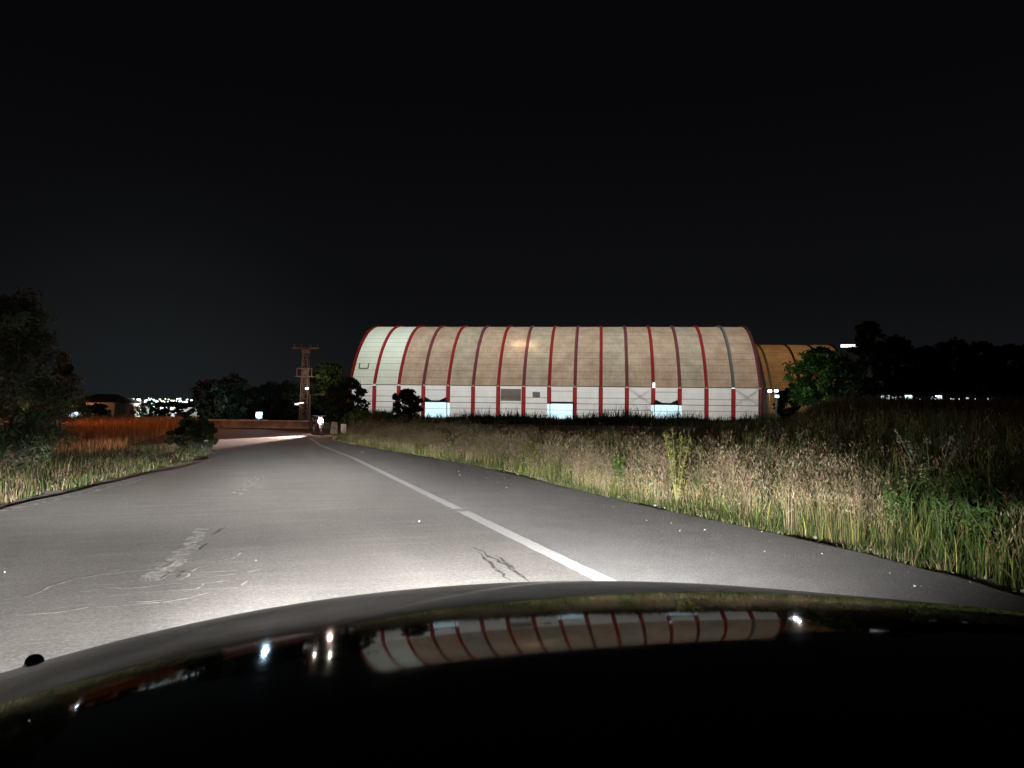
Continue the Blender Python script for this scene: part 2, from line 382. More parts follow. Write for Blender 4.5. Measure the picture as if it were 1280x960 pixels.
def join(parts):
    V = []; L = []; Cn = []; C = []; o = 0
    for q in parts:
        V.append(q[0]); L.append(q[1]+o); Cn.append(q[2]); C.append(q[3]); o += len(q[0])
    return np.concatenate(V), np.concatenate(L), np.concatenate(Cn), np.concatenate(C)
def jit(base, n, s=.22):
    c = np.tile(np.array(base), (n, 1))*np.exp(rng.normal(0, s, (n, 1)))*np.exp(rng.normal(0, s*.35, (n, 3))); return np.clip(c, 0, .75)
STRAW = (.235, .19, .12); GREEN = (.045, .068, .02); DGREEN = (.035, .06, .018); BROWN = (.145, .122, .07); OLIVE = (.15, .15, .05)
def vn(x, y, s, seed=0):                 # smooth value noise 0..1
    r = np.random.default_rng(seed); T = r.random((64, 64)); x = x/s; y = y/s
    i = np.floor(x).astype(int); j = np.floor(y).astype(int); fx = x-i; fy = y-j; fx = fx*fx*(3-2*fx); fy = fy*fy*(3-2*fy)
    g = lambda a, b_: T[a % 64, b_ % 64]
    return (g(i, j)*(1-fx)+g(i+1, j)*fx)*(1-fy)+(g(i, j+1)*(1-fx)+g(i+1, j+1)*fx)*fy
# edge coordinate: distance t outward from the right asphalt edge at road station v
def right_side(n, v0, v1, t0, t1, pw=1.0, vp=1.0):
    v = v0+(v1-v0)*rng.random(n)**vp; u = np.interp(v, RE_s[:, 1], RE_s[:, 0]); tt = t0+(t1-t0)*rng.random(n)**pw
    X = RU.x*(u+tt)+RV.x*v; Y = RU.y*(u+tt)+RV.y*v
    return np.stack([X, Y, zt(X, Y)], -1), tt, v
RE_s = np.array(sorted(map(tuple, REd), key=lambda q: q[1])); RE_s = RE_s[np.unique(RE_s[:, 1], return_index=True)[1]]
LE_s = np.array(sorted(map(tuple, LEd), key=lambda q: q[1]))
def inview(P, lo=-.72, hi=.74, ymin=2.5):
    q = P[:, 0]/np.maximum(P[:, 1], .1); return (P[:, 1] > ymin) & (q > lo) & (q < hi)
def make_right():
    parts = []
    def lay(n, v0, v1, t0, t1, fn, pw=1., vp=1.3, thr=None):
        P, tt, v = right_side(n, v0, v1, t0, t1, pw, vp); k = inview(P); P, tt, v = P[k], tt[k], v[k]
        fn(P, tt, v)
    def short(P, tt, v):
        keep = vn(P[:, 0], P[:, 1], .9, 1) > .38-.25*(tt > .3); P = P[keep]; tt = tt[keep]; n = len(P)
        h = .10+.22*rng.random(n)*np.clip(tt*1.5, .3, 1); mixg = rng.random(n) < .75
        c = np.where(mixg[:, None], jit(GREEN, n), jit(STRAW, n)); parts.append(blades(P, h, np.full(n, .007), c, .5)[:4])
    def dry(P, tt, v):
        f = vn(P[:, 0], P[:, 1], .7, 2)*.6+vn(P[:, 0], P[:, 1], 2.6, 3)*.5; near = P[:, 0]/P[:, 1] > .50
        keep = (f > .50+.34*near) & (tt > .12+.5*vn(P[:, 0], P[:, 1], 1.3, 7)); P = P[keep]; f = f[keep]; tt = tt[keep]; n = len(P)
        h = (.28+.36*rng.random(n)+.25*(f-.5))*np.clip(.55+.5*tt, .5, 1.1)*(.55+.95*vn(P[:, 0], P[:, 1], 1.1, 9)**1.2)
        c = jit(STRAW, n, .25); g = rng.random(n) < .25; c[g] = jit(OLIVE, g.sum())
        B = blades(P, h, np.full(n, .0042), c, .16, seg=3); parts.append(B[:4])
        tips = B[4]; s = rng.random(n) < .55; parts.append(heads(tips[s], .10+.12*rng.random(s.sum()), jit((.25, .205, .13), s.sum(), .2), 11))
    def green(P, tt, v):
        f = vn(P[:, 0], P[:, 1], 1.1, 4); keep = (f > .34) & (tt > .1+.5*vn(P[:, 0], P[:, 1], 1.3, 7)); P = P[keep]; tt = tt[keep]; n = len(P)
        h = (.25+.5*rng.random(n))*np.clip(.45+.5*tt, .4, 1.25)
        c = jit(GREEN, n, .3); d = rng.random(n) < .35; c[d] = jit(OLIVE, d.sum(), .3)
        parts.append(blades(P, h, .006+.008*rng.random(n), c, .3)[:4])
    def tall(P, tt, v):
        k = (P[:, 0]/P[:, 1] > .26) | (tt < 3.2) | (rng.random(len(P)) < .12); P = P[k]; n = len(P); h = (.55+.6*rng.random(n)**.8)*(.75+.5*vn(P[:, 0], P[:, 1], 2.2, 8))
        f = vn(P[:, 0], P[:, 1], 3.0, 5); d = rng.random(n) < .05+.6*sstep(.45, .75, f)
        c = np.where(d[:, None], jit(BROWN, n, .45), jit((.07, .09, .035), n, .45))
        B = blades(P, h, .006+.007*rng.random(n), c, .22); parts.append(B[:4]); s = rng.random(n) < .15
        parts.append(heads(B[4][s], .13+.12*rng.random(s.sum()), jit((.19, .155, .095), s.sum(), .3), 11))
    def tuft(P, tt, v):
        kk = (P[:, 0]/P[:, 1] < .46) | (rng.random(len(P)) < .2); P = P[kk]; m_ = 34; n = len(P); H_ = .6+.42*rng.random(n); c = np.repeat(P, m_, 0); a = rng.uniform(0, 6.3, n*m_); r_ = np.abs(rng.normal(0, .07, n*m_))
        c[:, 0] += np.cos(a)*r_; c[:, 1] += np.sin(a)*r_; h = np.repeat(H_, m_)*rng.uniform(.55, 1.05, n*m_)
        tone = np.repeat(rng.random(n), m_); base = np.where((tone < .6)[:, None], jit(STRAW, n*m_, .2), jit((.13, .135, .05), n*m_, .25))
        B = blades(c, h, np.full(n*m_, .0042), base, .2, az=a); parts.append(B[:4]); k = (rng.random(n*m_) < .6)
        parts.append(heads(B[4][k], .12+.14*rng.random(k.sum()), jit((.28, .225, .15), k.sum(), .22), 12))
    lay(520, 1, 34, .35, 4.5, tuft, 1.1, 1.1)
    def stalks(P, tt, v):
        m_ = 26; P = P[P[:, 0]/P[:, 1] > .2]; n = len(P); H_ = .8+.6*rng.random(n); c = np.repeat(P, m_, 0); a = rng.uniform(0, 6.3, n*m_); r_ = np.abs(rng.normal(0, .11, n*m_))
        c[:, 0] += np.cos(a)*r_; c[:, 1] += np.sin(a)*r_; h = np.repeat(H_, m_)*rng.uniform(.45, 1.05, n*m_); tone = np.repeat(rng.random(n), m_)
        base = np.where((tone < .7)[:, None], jit((.05, .08, .024), n*m_, .25), np.where((tone < .8)[:, None], jit((.16, .14, .075), n*m_, .25), jit((.13, .085, .05), n*m_, .25)))
        parts.append(blades(c, h, .006+.012*rng.random(n*m_), base, .24, az=a)[:4])
    lay(620, 0, 36, 1.2, 12, stalks, 1., 1.)
    lay(30000, 1, 34, .02, 1.5, short, 1.2)
    lay(38000, 1, 36, .05, 3.4, dry, 1.25, 1.2)
    lay(52000, 1, 36, .05, 4.5, green, 1.2, 1.2)
    lay(34000, 0, 38, 1.6, 12, tall, 1.2, 1.)
    V, L, Cn, C = join(parts); o = link('tall_grass', npmesh('tall_grass', V, L, Cn, C), M['blade'])
    tag(o, 'tall dry and green verge grass along the shoulder', 'grass', kind='stuff')
make_right()
def make_field():
    parts = []; n = 60000
    Y = 14+92*rng.random(n)**1.15; q = -.19+1.0*rng.random(n); X = q*Y; P = np.stack([X, Y, zt(X, Y)], -1)
    u = X*RU.x+Y*RU.y; v = X*RV.x+Y*RV.y; ue = np.interp(v, RE_s[:, 1], RE_s[:, 0])
    tt = u-ue; keep = (tt > 7) & (vn(X, Y, 6, 21) > .25) & ~((q < .24) & (Y > 45) & (Y < 84) & (rng.random(n) < .93)); P = P[keep]; n = len(P); Y = P[:, 1]
    f = vn(P[:, 0], P[:, 1], 8, 22); h = (.35+.7*rng.random(n))*(.6+.6*vn(P[:, 0], P[:, 1], 5, 23)); d = rng.random(n) < .25+.4*f
    c = np.where(d[:, None], jit(BROWN, n, .35), jit((.07, .075, .03), n, .35))
    h = np.where(P[:, 0]/Y < .3, h*.75, h)
    parts.append(blades(P, h, .01+Y*.0006, c, .25)[:4])
    V, L, Cn, C = join(parts); o = link('field_grass', npmesh('field_grass', V, L, Cn, C), M['blade']); tag(o, 'sparse brown grass covering the field behind the verge', 'field grass', kind='stuff')
    # rank dark weeds in front of the hangar
    n = 26000; q = -.235+.60*rng.random(n); Y = 84+27*rng.random(n); X = q*Y; P = np.stack([X, Y, zt(X, Y)], -1)
    f = vn(X, Y*.4, 4, 31); f2 = vn(X, Y, 1.6, 32); px = 640+960*q
    door = np.exp(-((px-545)/25)**2)+.7*np.exp(-((px-702)/14)**2)
    h = (.3+.55*f**1.3+.35*f2)*(1-.5*np.clip(door, 0, 1)); h = np.where(rng.random(n) < .10, h*(1.5+1.1*rng.random(n)), h); h = h*(1+.5*np.exp(-((px-790)/40)**2)*rng.random(n)); h = h*np.where(Y < 96, .85, 1.)
    c = jit((.045, .062, .025), n, .35); B = blades(P, h, .07+.09*rng.random(n), c, .22); parts = [B[:4]]
    s = rng.random(n) < .3; parts.append(heads(B[4][s], .5+.4*rng.random(s.sum()), jit((.04, .055, .025), s.sum(), .3), 7))
    V, L, Cn, C = join(parts); o = link('weeds', npmesh('weeds', V, L, Cn, C), M['blade']); tag(o, 'rank dark green weeds in front of the hangar wall', 'weeds', kind='stuff')
make_field()
def make_left():
    parts = []; n = 42000
    v = -2+28*rng.random(n); u = np.interp(v, LE_s[:, 1], LE_s[:, 0]); tt = 7*rng.random(n)**1.5; X = RU.x*(u-tt)+RV.x*v; Y = RU.y*(u-tt)+RV.y*v
    P = np.stack([X, Y, zt(X, Y)], -1); k = inview(P) & (tt > .35+.3*vn(X, Y, .8, 41)) & (vn(X, Y, 1.2, 42)+.5*vn(X, Y, .45, 48) > .55); P = P[k]; tt = tt[k]; n = len(P)
    f = vn(P[:, 0], P[:, 1], 2.2, 43); h = (.10+.34*rng.random(n)*(.4+f))*np.clip(.5+.4*tt, .4, 1)*(.15+1.5*vn(P[:, 0], P[:, 1], .8, 45)**1.4); d = rng.random(n) < .05+.5*f
    c = np.where(d[:, None], jit((.105, .085, .052), n, .4), jit((.024, .038, .012), n, .4)); B = blades(P, h, .007+.007*rng.random(n), c, .28); parts.append(B[:4])
    s = (rng.random(n) < .25) & d; parts.append(heads(B[4][s], .12+.1*rng.random(s.sum()), jit((.15, .12, .08), s.sum(), .2), 9))
    n = 42000; Y = 20+62*rng.random(n)**1.1; q = -.70+.36*rng.random(n); X = q*Y; u = X*RU.x+Y*RU.y; v_ = X*RV.x+Y*RV.y; ue = np.interp(v_, LE_s[:, 1], LE_s[:, 0])
    P = np.stack([X, Y, zt(X, Y)], -1)[(u < ue-3)]; n = len(P); Y = P[:, 1]
    c = jit((.26, .15, .075), n, .3); parts.append(blades(P, (.3+.45*rng.random(n))*(.5+.8*vn(P[:, 0], P[:, 1], 6, 44)), .008+Y*.0007, c, .25)[:4])
    V, L, Cn, C = join(parts); o = link('roadside_grass', npmesh('roadside_grass', V, L, Cn, C), M['blade']); tag(o, 'low green verge and straw coloured field across the road', 'grass', kind='stuff')
make_left()

# ------------------------------------------------------------------ trees and shrubs
def leaves(centres, rad, per, size, base, var=.3, flat=.0, asp=.5, droop=0.):
    n = len(centres)*per; c = np.repeat(centres, per, 0); r = np.repeat(rad, per)
    d = rng.normal(0, 1, (n, 3)); d /= np.linalg.norm(d, axis=1)[:, None]; p = c+d*(r*rng.random(n)**.45)[:, None]*np.array([1, 1, 1-flat]); p[:, 2] -= droop*r*rng.random(n)
    a = rng.normal(0, 1, (n, 3)); a /= np.linalg.norm(a, axis=1)[:, None]; b_ = np.cross(a, rng.normal(0, 1, (n, 3))); b_ /= np.linalg.norm(b_, axis=1)[:, None]
    s = (size*rng.uniform(.6, 1.3, n))[:, None]; V = np.stack([p-a*s, p+b_*s*asp, p+a*s, p-b_*s*asp], 1).reshape(-1, 3)
    cl = np.repeat(jit(base, len(centres), var), per, 0)*np.exp(rng.normal(0, .2, (n, 1)))
    return V, np.arange(n*4), np.full(n, 4), np.repeat(np.clip(cl, 0, .6), 4, 0)
def crown_centres(n, h0, h1, rx, shape='round', rag=.25):
    o = []
    while len(o) < n:
        f = random.random(); z = h0+(h1-h0)*f
        prof = {'round': math.sqrt(max(.02, 1-(2*f-1)**2)), 'column': min(1, .45+f*1.2)*min(1, (1-f)*2.2+.12), 'cone': (1-f)*.95+.08, 'spread': .35+.75*math.sin(math.pi*min(1, f*.85+.15))}[shape]
        a = random.uniform(0, 2*math.pi); r = rx*prof*math.sqrt(random.uniform(.08, 1))*(1+random.gauss(0, rag)*.6)
        o.append((r*math.cos(a), r*math.sin(a), z+random.gauss(0, rag*.25)))
    return np.array(o)
def tree(name, loc, h, r, label, cat, n=90, per=60, leaf=.14, base=DGREEN, trunk=.12, h0=.22, shape='round', rag=.25, group=None, asp=.5, clump=.24, multi=1, droop=0.):
    loc = Vector((loc[0], loc[1], float(zt(loc[0], loc[1])))); t = thing(name, loc, label, cat, group)
    n = int(n*1.5); per = int(per*.85); clump *= .85
    cc = crown_centres(n, h*h0, h*(1-clump*.3), r*.86, shape, rag); rr = clump*r*rng.uniform(.6, 1.3, n)
    V, L, Cn, C = leaves(cc, rr, per, leaf, base, .35, .25, asp, droop)
    mb = MB()
    for k in range(multi):
        a = random.uniform(0, 6.3); off = Vector((math.cos(a), math.sin(a), 0))*(.0 if multi == 1 else r*.3); top = off*1.6+Vector((random.gauss(0, .05)*h, random.gauss(0, .05)*h, h*.72))
        mid = off.lerp(top, .5)+Vector((random.gauss(0, .03)*h, random.gauss(0, .03)*h, 0)); mb.tube([off*.4, off*.4+Vector((0, 0, h*.06)), mid, top], [trunk*1.3, trunk, trunk*.7, trunk*.2], 8)
        for c_ in random.sample(list(cc), min(9, len(cc))):
            zz = min(c_[2]*.75, h*.66); f = zz/(h*.72); b0 = off.lerp(top, f); c_ = Vector(c_); mb.tube([b0, b0.lerp(c_, .5)+Vector((0, 0, .05*h)), c_], [trunk*.4, trunk*.25, trunk*.08], 5)
    mb.build('trunk', M['bark'], t, True)
    link('crown', npmesh('crown', V, L, Cn, C), M['leaf'], t); return t
def tp(x, ybase, d): return at(x, ybase, d)
T = tree
# left roadside
T('roadside_tree', at(2, 590, 16), 3.75, 1.3, 'feathery grey green bush tree at the near left roadside', 'tree', 190, 110, .075, (.12, .14, .085), .07, .03, 'spread', .4, asp=.22, clump=.26, multi=3)
T('cypress_tree', at(76, 530, 60), 5.8, 1.15, 'narrow black cypress behind the feathery roadside bush', 'tree', 70, 70, .14, (.02, .03, .018), .12, .05, 'column', .12)
T('round_bush', at(44, 532, 52), 2.6, 1.3, 'small green bush lit by a lamp left of the white car', 'bush', 60, 60, .09, (.05, .09, .045), .06, .05)
T('low_bush', at(250, 578, 22), 1.0, .55, 'low dark bush at the road edge before the bend', 'bush', 70, 110, .04, (.035, .04, .024), .04, .03)
T('low_bush', at(236, 572, 24), 1.05, .6, 'smaller dark bush just left of the one at the bend', 'bush', 45, 60, .06, (.03, .038, .022), .04, .03)
for i, (x, d, h, r, lab) in enumerate([(262, 62, 3.7, 1.5, 'dark tree left of the bright blue white lamp, lower one'), (288, 66, 4.5, 1.7, 'taller dark tree just left of the bright blue white lamp'),
        (338, 72, 3.9, 1.9, 'dark tree between the blue white lamp and the lattice pylon'), (362, 84, 4.6, 1.9, 'dark tree directly left of the lattice pylon'), (316, 80, 3.6, 1.8, 'low dark tree straight behind the blue white lamp')]):
    T('dark_tree', at(x, 535, d), h, r, lab, 'tree', 80, 60, .15, (.028, .036, .022), .1, .06, 'round', .3)
T('leafy_tree', at(408, 540, 86), 6.9, 2.3, 'tree with a pale lit top right of the lattice pylon', 'tree', 110, 70, .17, (.05, .065, .025), .16, .15)
T('leafy_tree', at(436, 548, 50), 3.6, 1.25, 'dark gappy tree against the left end of the hangar', 'tree', 75, 60, .11, (.022, .03, .016), .1, .12, 'round', .35)
T('leafy_tree', at(418, 545, 58), 3.2, 1.1, 'dark bushy tree between the pylon and the hangar corner', 'tree', 70, 60, .12, (.025, .03, .018), .1, .05)
T('round_shrub', at(508, 535, 92), 4.0, 2.0, 'dark round shrub in front of the hangar near the first lit doorway', 'bush', 75, 70, .16, (.015, .02, .012), .1, .02, 'round', .2)
for x, d, h, r, lab in [(448, 44, 1.35, 1.1, 'low green bush at the verge under the hangar corner'), (478, 46, 1.2, 1.1, 'low green bush second from the hangar corner'), (506, 48, 1.0, 1.0, 'low green bush below the round dark shrub'),
                        (432, 56, 1.6, 1.1, 'low dark bush beside the white sign board')]:
    T('low_bush', at(x, 550, d), h, r, lab, 'bush', 55, 60, .09, (.045, .065, .02), .04, .0, 'spread', .3)
# right of the hangar
T('leafy_tree', at(1028, 515, 84), 6.4, 4.0, 'broad green tree right of the hangar lit from its side', 'tree', 150, 95, .2, (.06, .125, .03), .18, .03, 'round', .28)
T('leafy_tree', at(984, 515, 88), 4.0, 1.6, 'small dark tree between the hangar end and the broad green tree', 'tree', 60, 70, .16, (.02, .035, .014), .1, .05)
T('poplar_tree', at(1087, 515, 90), 10.3, 2.3, 'tall thin tree standing right of the bright roof strip', 'tree', 110, 60, .2, (.05, .055, .03), .18, .05, 'spread', .4)
for i, (x, d, h, r, lab) in enumerate([(1122, 100, 9.2, 3.4, 'black tree in the dark row, nearest the tall thin tree'), (1158, 104, 8.4, 3.4, 'black tree in the dark row, second after the tall thin tree'), (1194, 98, 8.8, 3.3, 'black tree in the dark row, third after the tall thin tree'),
        (1228, 106, 9.2, 3.4, 'black tree in the dark row, fourth after the tall thin tree'), (1262, 100, 8.4, 3.5, 'black tree in the dark row at the photo edge'), (1300, 96, 9.0, 3.6, 'black tree in the dark row, cut by the photo edge')]):
    T('dark_tree', at(x, 500, d), h, r, lab, 'tree', 95, 60, .24, (.012, .014, .009), .2, .16, 'round', .3, group='row of dark trees beyond the right field')

# weeds with a shape of their own on the right verge
def weed(loc, h, label, base, n=5, leafs=26, flower=None, spread=.35, leaf=.035):
    t = thing('weed_plant', (loc.x, loc.y, float(zt(loc.x, loc.y))), label, 'weed'); mb = MB(); cs = []; tips = []
    for k in range(n):
        a = random.uniform(0, 6.3); tip = Vector((math.cos(a)*spread*h*random.uniform(.3, 1), math.sin(a)*spread*h*random.uniform(.3, 1), h*random.uniform(.75, 1))); md = tip*.5+Vector((0, 0, .1*h))
        mb.tube([(0, 0, 0), md, tip], [.006, .005, .002], 5); tips.append(tip)
        for j in range(leafs//2):
            f = random.uniform(.2, 1); q = Vector((0, 0, 0)).lerp(md, f*2) if f < .5 else md.lerp(tip, f*2-1); cs.append(q)
    mb.build('stem', mat('weed_stem', tuple(min(.5, c*1.2) for c in base), .8), t)
    V, L, Cn, C = leaves(np.array([list(c) for c in cs]), np.full(len(cs), .04*h+.015), 4, leaf, base, .2, 0, .3); link('foliage', npmesh('foliage', V, L, Cn, C), M['leaf'], t)
    if flower:
        V, L, Cn, C = leaves(np.array([list(c) for c in tips]), np.full(len(tips), .035), 12, .012, flower, .1, 0, .8); link('blossom', npmesh('flower', V, L, Cn, C), M['leaf'], t)
weed(gp(846, 630), 1.15, 'tall pale yellow green weed rising above the grass', (.13, .125, .045), 7, 30, (.2, .18, .06), .22)
weed(gp(775, 615), .7, 'bright green bushy weed at the gravel edge', (.07, .10, .03), 8, 30, None, .4)
weed(gp(1165, 640), 1.15, 'grey forked thistle in the dark grass on the right', (.16, .17, .12), 6, 20, (.2, .19, .14), .45)
weed(gp(1118, 672), .75, 'green leafy weed with pale flower heads near the shoulder', (.045, .075, .022), 9, 34, (.3, .28, .17), .4)
weed(gp(1180, 690), .85, 'darker leafy weed with few flower heads close to the car', (.04, .066, .02), 9, 36, (.2, .2, .1), .4)
weed(gp(1228, 700), .9, 'broad dark green weed at the picture edge', (.035, .06, .018), 9, 40, None, .4, .045)
weed(gp(1145, 660), .8, 'leggy green weed behind the flowering ones', (.045, .07, .022), 7, 30, (.22, .2, .12), .35)
weed(gp(660, 590), .75, 'yellowish weed among the far verge grass', (.12, .12, .045), 7, 26, (.25, .22, .07), .3)
weed(gp(562, 572), .8, 'low olive weed where the verge meets the brown field', (.10, .11, .04), 7, 26, (.25, .22, .07), .35)

# ------------------------------------------------------------------ hangars
AN = math.radians(6.48); HN = Vector((math.sin(AN), math.cos(AN), 0)); HU = Vector((math.cos(AN), -math.sin(AN), 0))
prof0 = [(0, 5.45), (.75, 7.0), (1.78, 8.6), (3.7, 10.95), (5.8, 12.75), (8.6, 14.55), (11, 15.55), (13.4, 16.2), (17, 16.6)]
prof0 = prof0+[(34-q, z) for q, z in prof0[-2::-1]]
def arc(pr, k=3):                        # Catmull-Rom through the profile points
    P = [Vector((q, z)) for q, z in pr]; P = [2*P[0]-P[1]]+P+[2*P[-1]-P[-2]]; o = []
    for i in range(1, len(P)-2):
        for j in range(k):
            t = j/k; a, b_, c, d = P[i-1], P[i], P[i+1], P[i+2]
            o.append(.5*((2*b_)+(c-a)*t+(2*a-5*b_+4*c-d)*t*t+(3*b_-a-3*c+d)*t**3))
    o.append(P[-2]); return o
ARC = arc(prof0)
def fabric(name, col_out, tr, lines, dirt=.3, warm=(.5, .38, .27), alt=None):
    m, t, n, p = newmat(name); n.remove(p)
    uv = N(t, 'ShaderNodeUVMap'); uv.uv_map = 'UVMap'; s = N(t, 'ShaderNodeSeparateXYZ'); t.links.new(uv.outputs[0], s.inputs[0])
    co = N(t, 'ShaderNodeTexCoord').outputs['Object']
    f = math_(t, 'FRACT', math_(t, 'DIVIDE', s.outputs[1], lines)); ln = math_(t, 'LESS_THAN', f, .085)
    f2 = math_(t, 'FRACT', math_(t, 'DIVIDE', s.outputs[1], lines/2)); ln2 = math_(t, 'LESS_THAN', f2, .07)
    c = mixc(t, math_(t, 'MULTIPLY', noise(t, co, .45, 6, .65, .38, .68), dirt), col_out, tuple(a*b_ for a, b_ in zip(col_out, (.62, .55, .5))))
    mp = N(t, 'ShaderNodeMapping'); mp.inputs['Scale'].default_value = (3.5, .5, .35); t.links.new(co, mp.inputs[0])
    c = mixc(t, math_(t, 'MULTIPLY', noise(t, mp.outputs[0], 1.2, 5, .6, .45, .75), dirt*.8), c, tuple(a*.6 for a in col_out))
    c = mixc(t, math_(t, 'MULTIPLY', ln, .38), c, (.05, .045, .04)); c = mixc(t, math_(t, 'MULTIPLY', ln2, .2), c, (.08, .07, .06))
    d = N(t, 'ShaderNodeBsdfDiffuse'); tn = N(t, 'ShaderNodeBsdfTranslucent'); mx = N(t, 'ShaderNodeMixShader'); mx.inputs[0].default_value = tr
    t.links.new(c, d.inputs[0]); t.links.new(c, tn.inputs[0]); t.links.new(d.outputs[0], mx.inputs[1]); t.links.new(tn.outputs[0], mx.inputs[2]); t.links.new(mx.outputs[0], n['Material Output'].inputs[0])
    return m
M['roof_beige'] = fabric('roof_fabric_beige', (.58, .38, .262), .3, 1.35, .85)
M['roof_tan'] = fabric('roof_fabric_tan', (.54, .40, .285), .3, 1.35, .85)
M['roof_white'] = fabric('roof_fabric_white', (.80, .745, .60), .3, 1.35, .2)
M['wall_white'] = fabric('wall_panel_white', (.92, .80, .74), .3, 1.8, .25)
M['wall_back'] = fabric('wall_panel_far', (.74, .90, .98), .3, 1.8, .1)
M['rib_red'] = fabric('rib_cover_red', (.62, .008, .014), .32, 40, .15)
M['rib_dull'] = fabric('rib_cover_faded', (.34, .05, .065), .35, 40, .3)
M['rib_grey'] = fabric('rib_cover_grey', (.24, .23, .20), .35, 40, .2)
M['roof_brown'] = fabric('roof_fabric_brown', (.62, .36, .17), .45, 1.35, .7)
M['rib_pale'] = fabric('rib_cover_pale', (.75, .66, .42), .5, 40, .1)
M['grey_patch'] = fabric('grey_patch', (.62, .56, .52), .6, 40, .3)
M['header'] = fabric('door_header_grey', (.26, .29, .36), .6, 40, .3)
def uvsheet(name, m, parent, s0, s1, pts, thick=0., nx=1, out_=0., zk=None):
    vs = []; uvs = []; L = 0; acc = []
    for i, q in enumerate(pts):
        if i: L += (Vector(q)-Vector(pts[i-1])).length
        acc.append(L)
    V = []; UV = []
    for i, q in enumerate(pts):
        for k in range(nx+1):
            V.append((s0+(s1-s0)*k/nx, q[0], q[1])); UV.append((s0+(s1-s0)*k/nx, acc[i]))
    F = [(i*(nx+1)+k, i*(nx+1)+k+1, (i+1)*(nx+1)+k+1, (i+1)*(nx+1)+k) for i in range(len(pts)-1) for k in range(nx)]
    me = bpy.data.meshes.new(name); me.from_pydata(V, [], F); me.update(); ul = me.uv_layers.new(name='UVMap')
    for l in me.loops: ul.data[l.index].uv = UV[l.vertex_index]
    return link(name, me, m, parent)
def ribsheet(name, m, parent, s, wid, pts, out_):   # a shallow channel section that follows the arch
    P = [Vector(q) for q in pts]; V = []
    for i, q in enumerate(P):
        d = (P[min(i+1, len(P)-1)]-P[max(i-1, 0)]).normalized(); nn = Vector((-d.y, d.x))
        for ds, oo in ((-wid/2, .01), (-wid/2*.8, out_), (wid/2*.8, out_), (wid/2, .01)): c = q+nn*oo; V.append((s+ds, c.x, c.y))
    F = [(i*4+k, i*4+k+1, (i+1)*4+k+1, (i+1)*4+k) for i in range(len(P)-1) for k in range(3)]
    me = bpy.data.meshes.new(name); me.from_pydata(V, [], F); me.update(); ul = me.uv_layers.new(name='UVMap')
    for l in me.loops: ul.data[l.index].uv = (.5, .5+.3)
    return link(name, me, m, parent)
D0 = 120.0; BAY = .5018*D0/15; S0 = -.2989*D0
hang = thing('hangar', HN*D0+Vector((0, 0, -.06)), 'long white and tan arched fabric hangar with red ribs glowing from inside', 'hangar', rz=-AN)
DOORS = (2, 7, 11)
wallq = [(0, z) for z in np.linspace(0, 5.43, 4)]
for k in range(-1, 15):
    s0 = S0+k*BAY; s1 = s0+BAY
    rm = M['roof_white'] if k <= 0 else (M['roof_beige'] if k % 3 else M['roof_tan'])
    uvsheet('roof_panel', rm, hang, s0+.24, s1-.24, [(q.x, q.y) for q in ARC], nx=2)
    if k in DOORS:
        uvsheet('wall_panel', M['wall_white'], hang, s0+.3, s1-.3, [(0, 2.85), (0, 4), (0, 5.43)], nx=2)
        hb = MB().box(((s0+s1)/2, -.1, 2.92), (BAY-.25, .12, .3))
        if k != 7:
            for sg, sx_ in ((1, s0+.25), (-1, s1-.25)): hb.add([(sx_, -.12, 3.05), (sx_+sg*1.15, -.12, 3.05), (sx_, -.12, 3.6), (sx_, -.05, 3.05), (sx_+sg*1.15, -.05, 3.05), (sx_, -.05, 3.6)], [(0, 1, 2), (3, 5, 4), (0, 3, 4, 1), (1, 4, 5, 2), (2, 5, 3, 0)])
        hb.build('door_header', M['header'], hang)
        for sx_ in (s0+.16, s1-.16): MB().box((sx_, -.02, 1.38), (.1, .14, 2.76)).build('door_post', M['dark_metal'], hang)
    else:
        uvsheet('wall_panel', M['wall_white'], hang, s0+.3, s1-.3, wallq, nx=2)
        if k in (10, 14, -1, 2):
            br = MB()
            for a, b_ in ((s0+.3, s1-.3), (s1-.3, s0+.3)): br.tube([(a, .12, 2.9), (b_, .12, 5.2)], .05, 5)
            br.build('cross_brace', M['dark_metal'], hang)
    uvsheet('wall_panel', M['wall_back'], hang, s0, s1, [(34, 0), (34, 2.7), (34, 5.43)], nx=1)
for k in range(-1, 16):
    s = S0+k*BAY; m = M['rib_red'] if (k % 2 == 1 or k == 0) else M['rib_dull']
    wm = M['rib_red'] if k != 0 else M['rib_red']
    rm = M['rib_grey'] if k == 14 else m
    if k == 15: rm = wm = M['rib_dull']
    ribsheet('rib', rm, hang, s, .52, [(q.x, q.y) for q in ARC], .22)
    zb = 2.7 if k in (2, 3, 7, 8, 11, 12) else .0
    ribsheet('post_cover', wm, hang, s, .66, [(0, zb if k in (3, 7, 11, 12) else 0.), (0, 5.35)], .14)
SL = S0-BAY; SR = S0+15*BAY
MB().box(((SL+SR)/2, -.04, 5.47), (SR-SL, .1, .09)).box(((SL+SR)/2, -.04, 2.78), (SR-SL, .08, .07)).build('wall_rail', M['dark_metal'], hang)
pl = MB(); ps = [(SL-.1)]+[v for k in DOORS for v in (S0+k*BAY+.1, S0+(k+1)*BAY-.1)]+[SR+.1]
for a, b_ in zip(ps[::2], ps[1::2]): pl.box(((a+b_)/2, -.16, .2), (b_-a, .2, .5))
pl.build('plinth', M['concrete'], hang)
MB().box(((SL+SR)/2, 17, .0), (SR-SL, 33.6, .06)).build('floor', M['concrete'], hang)
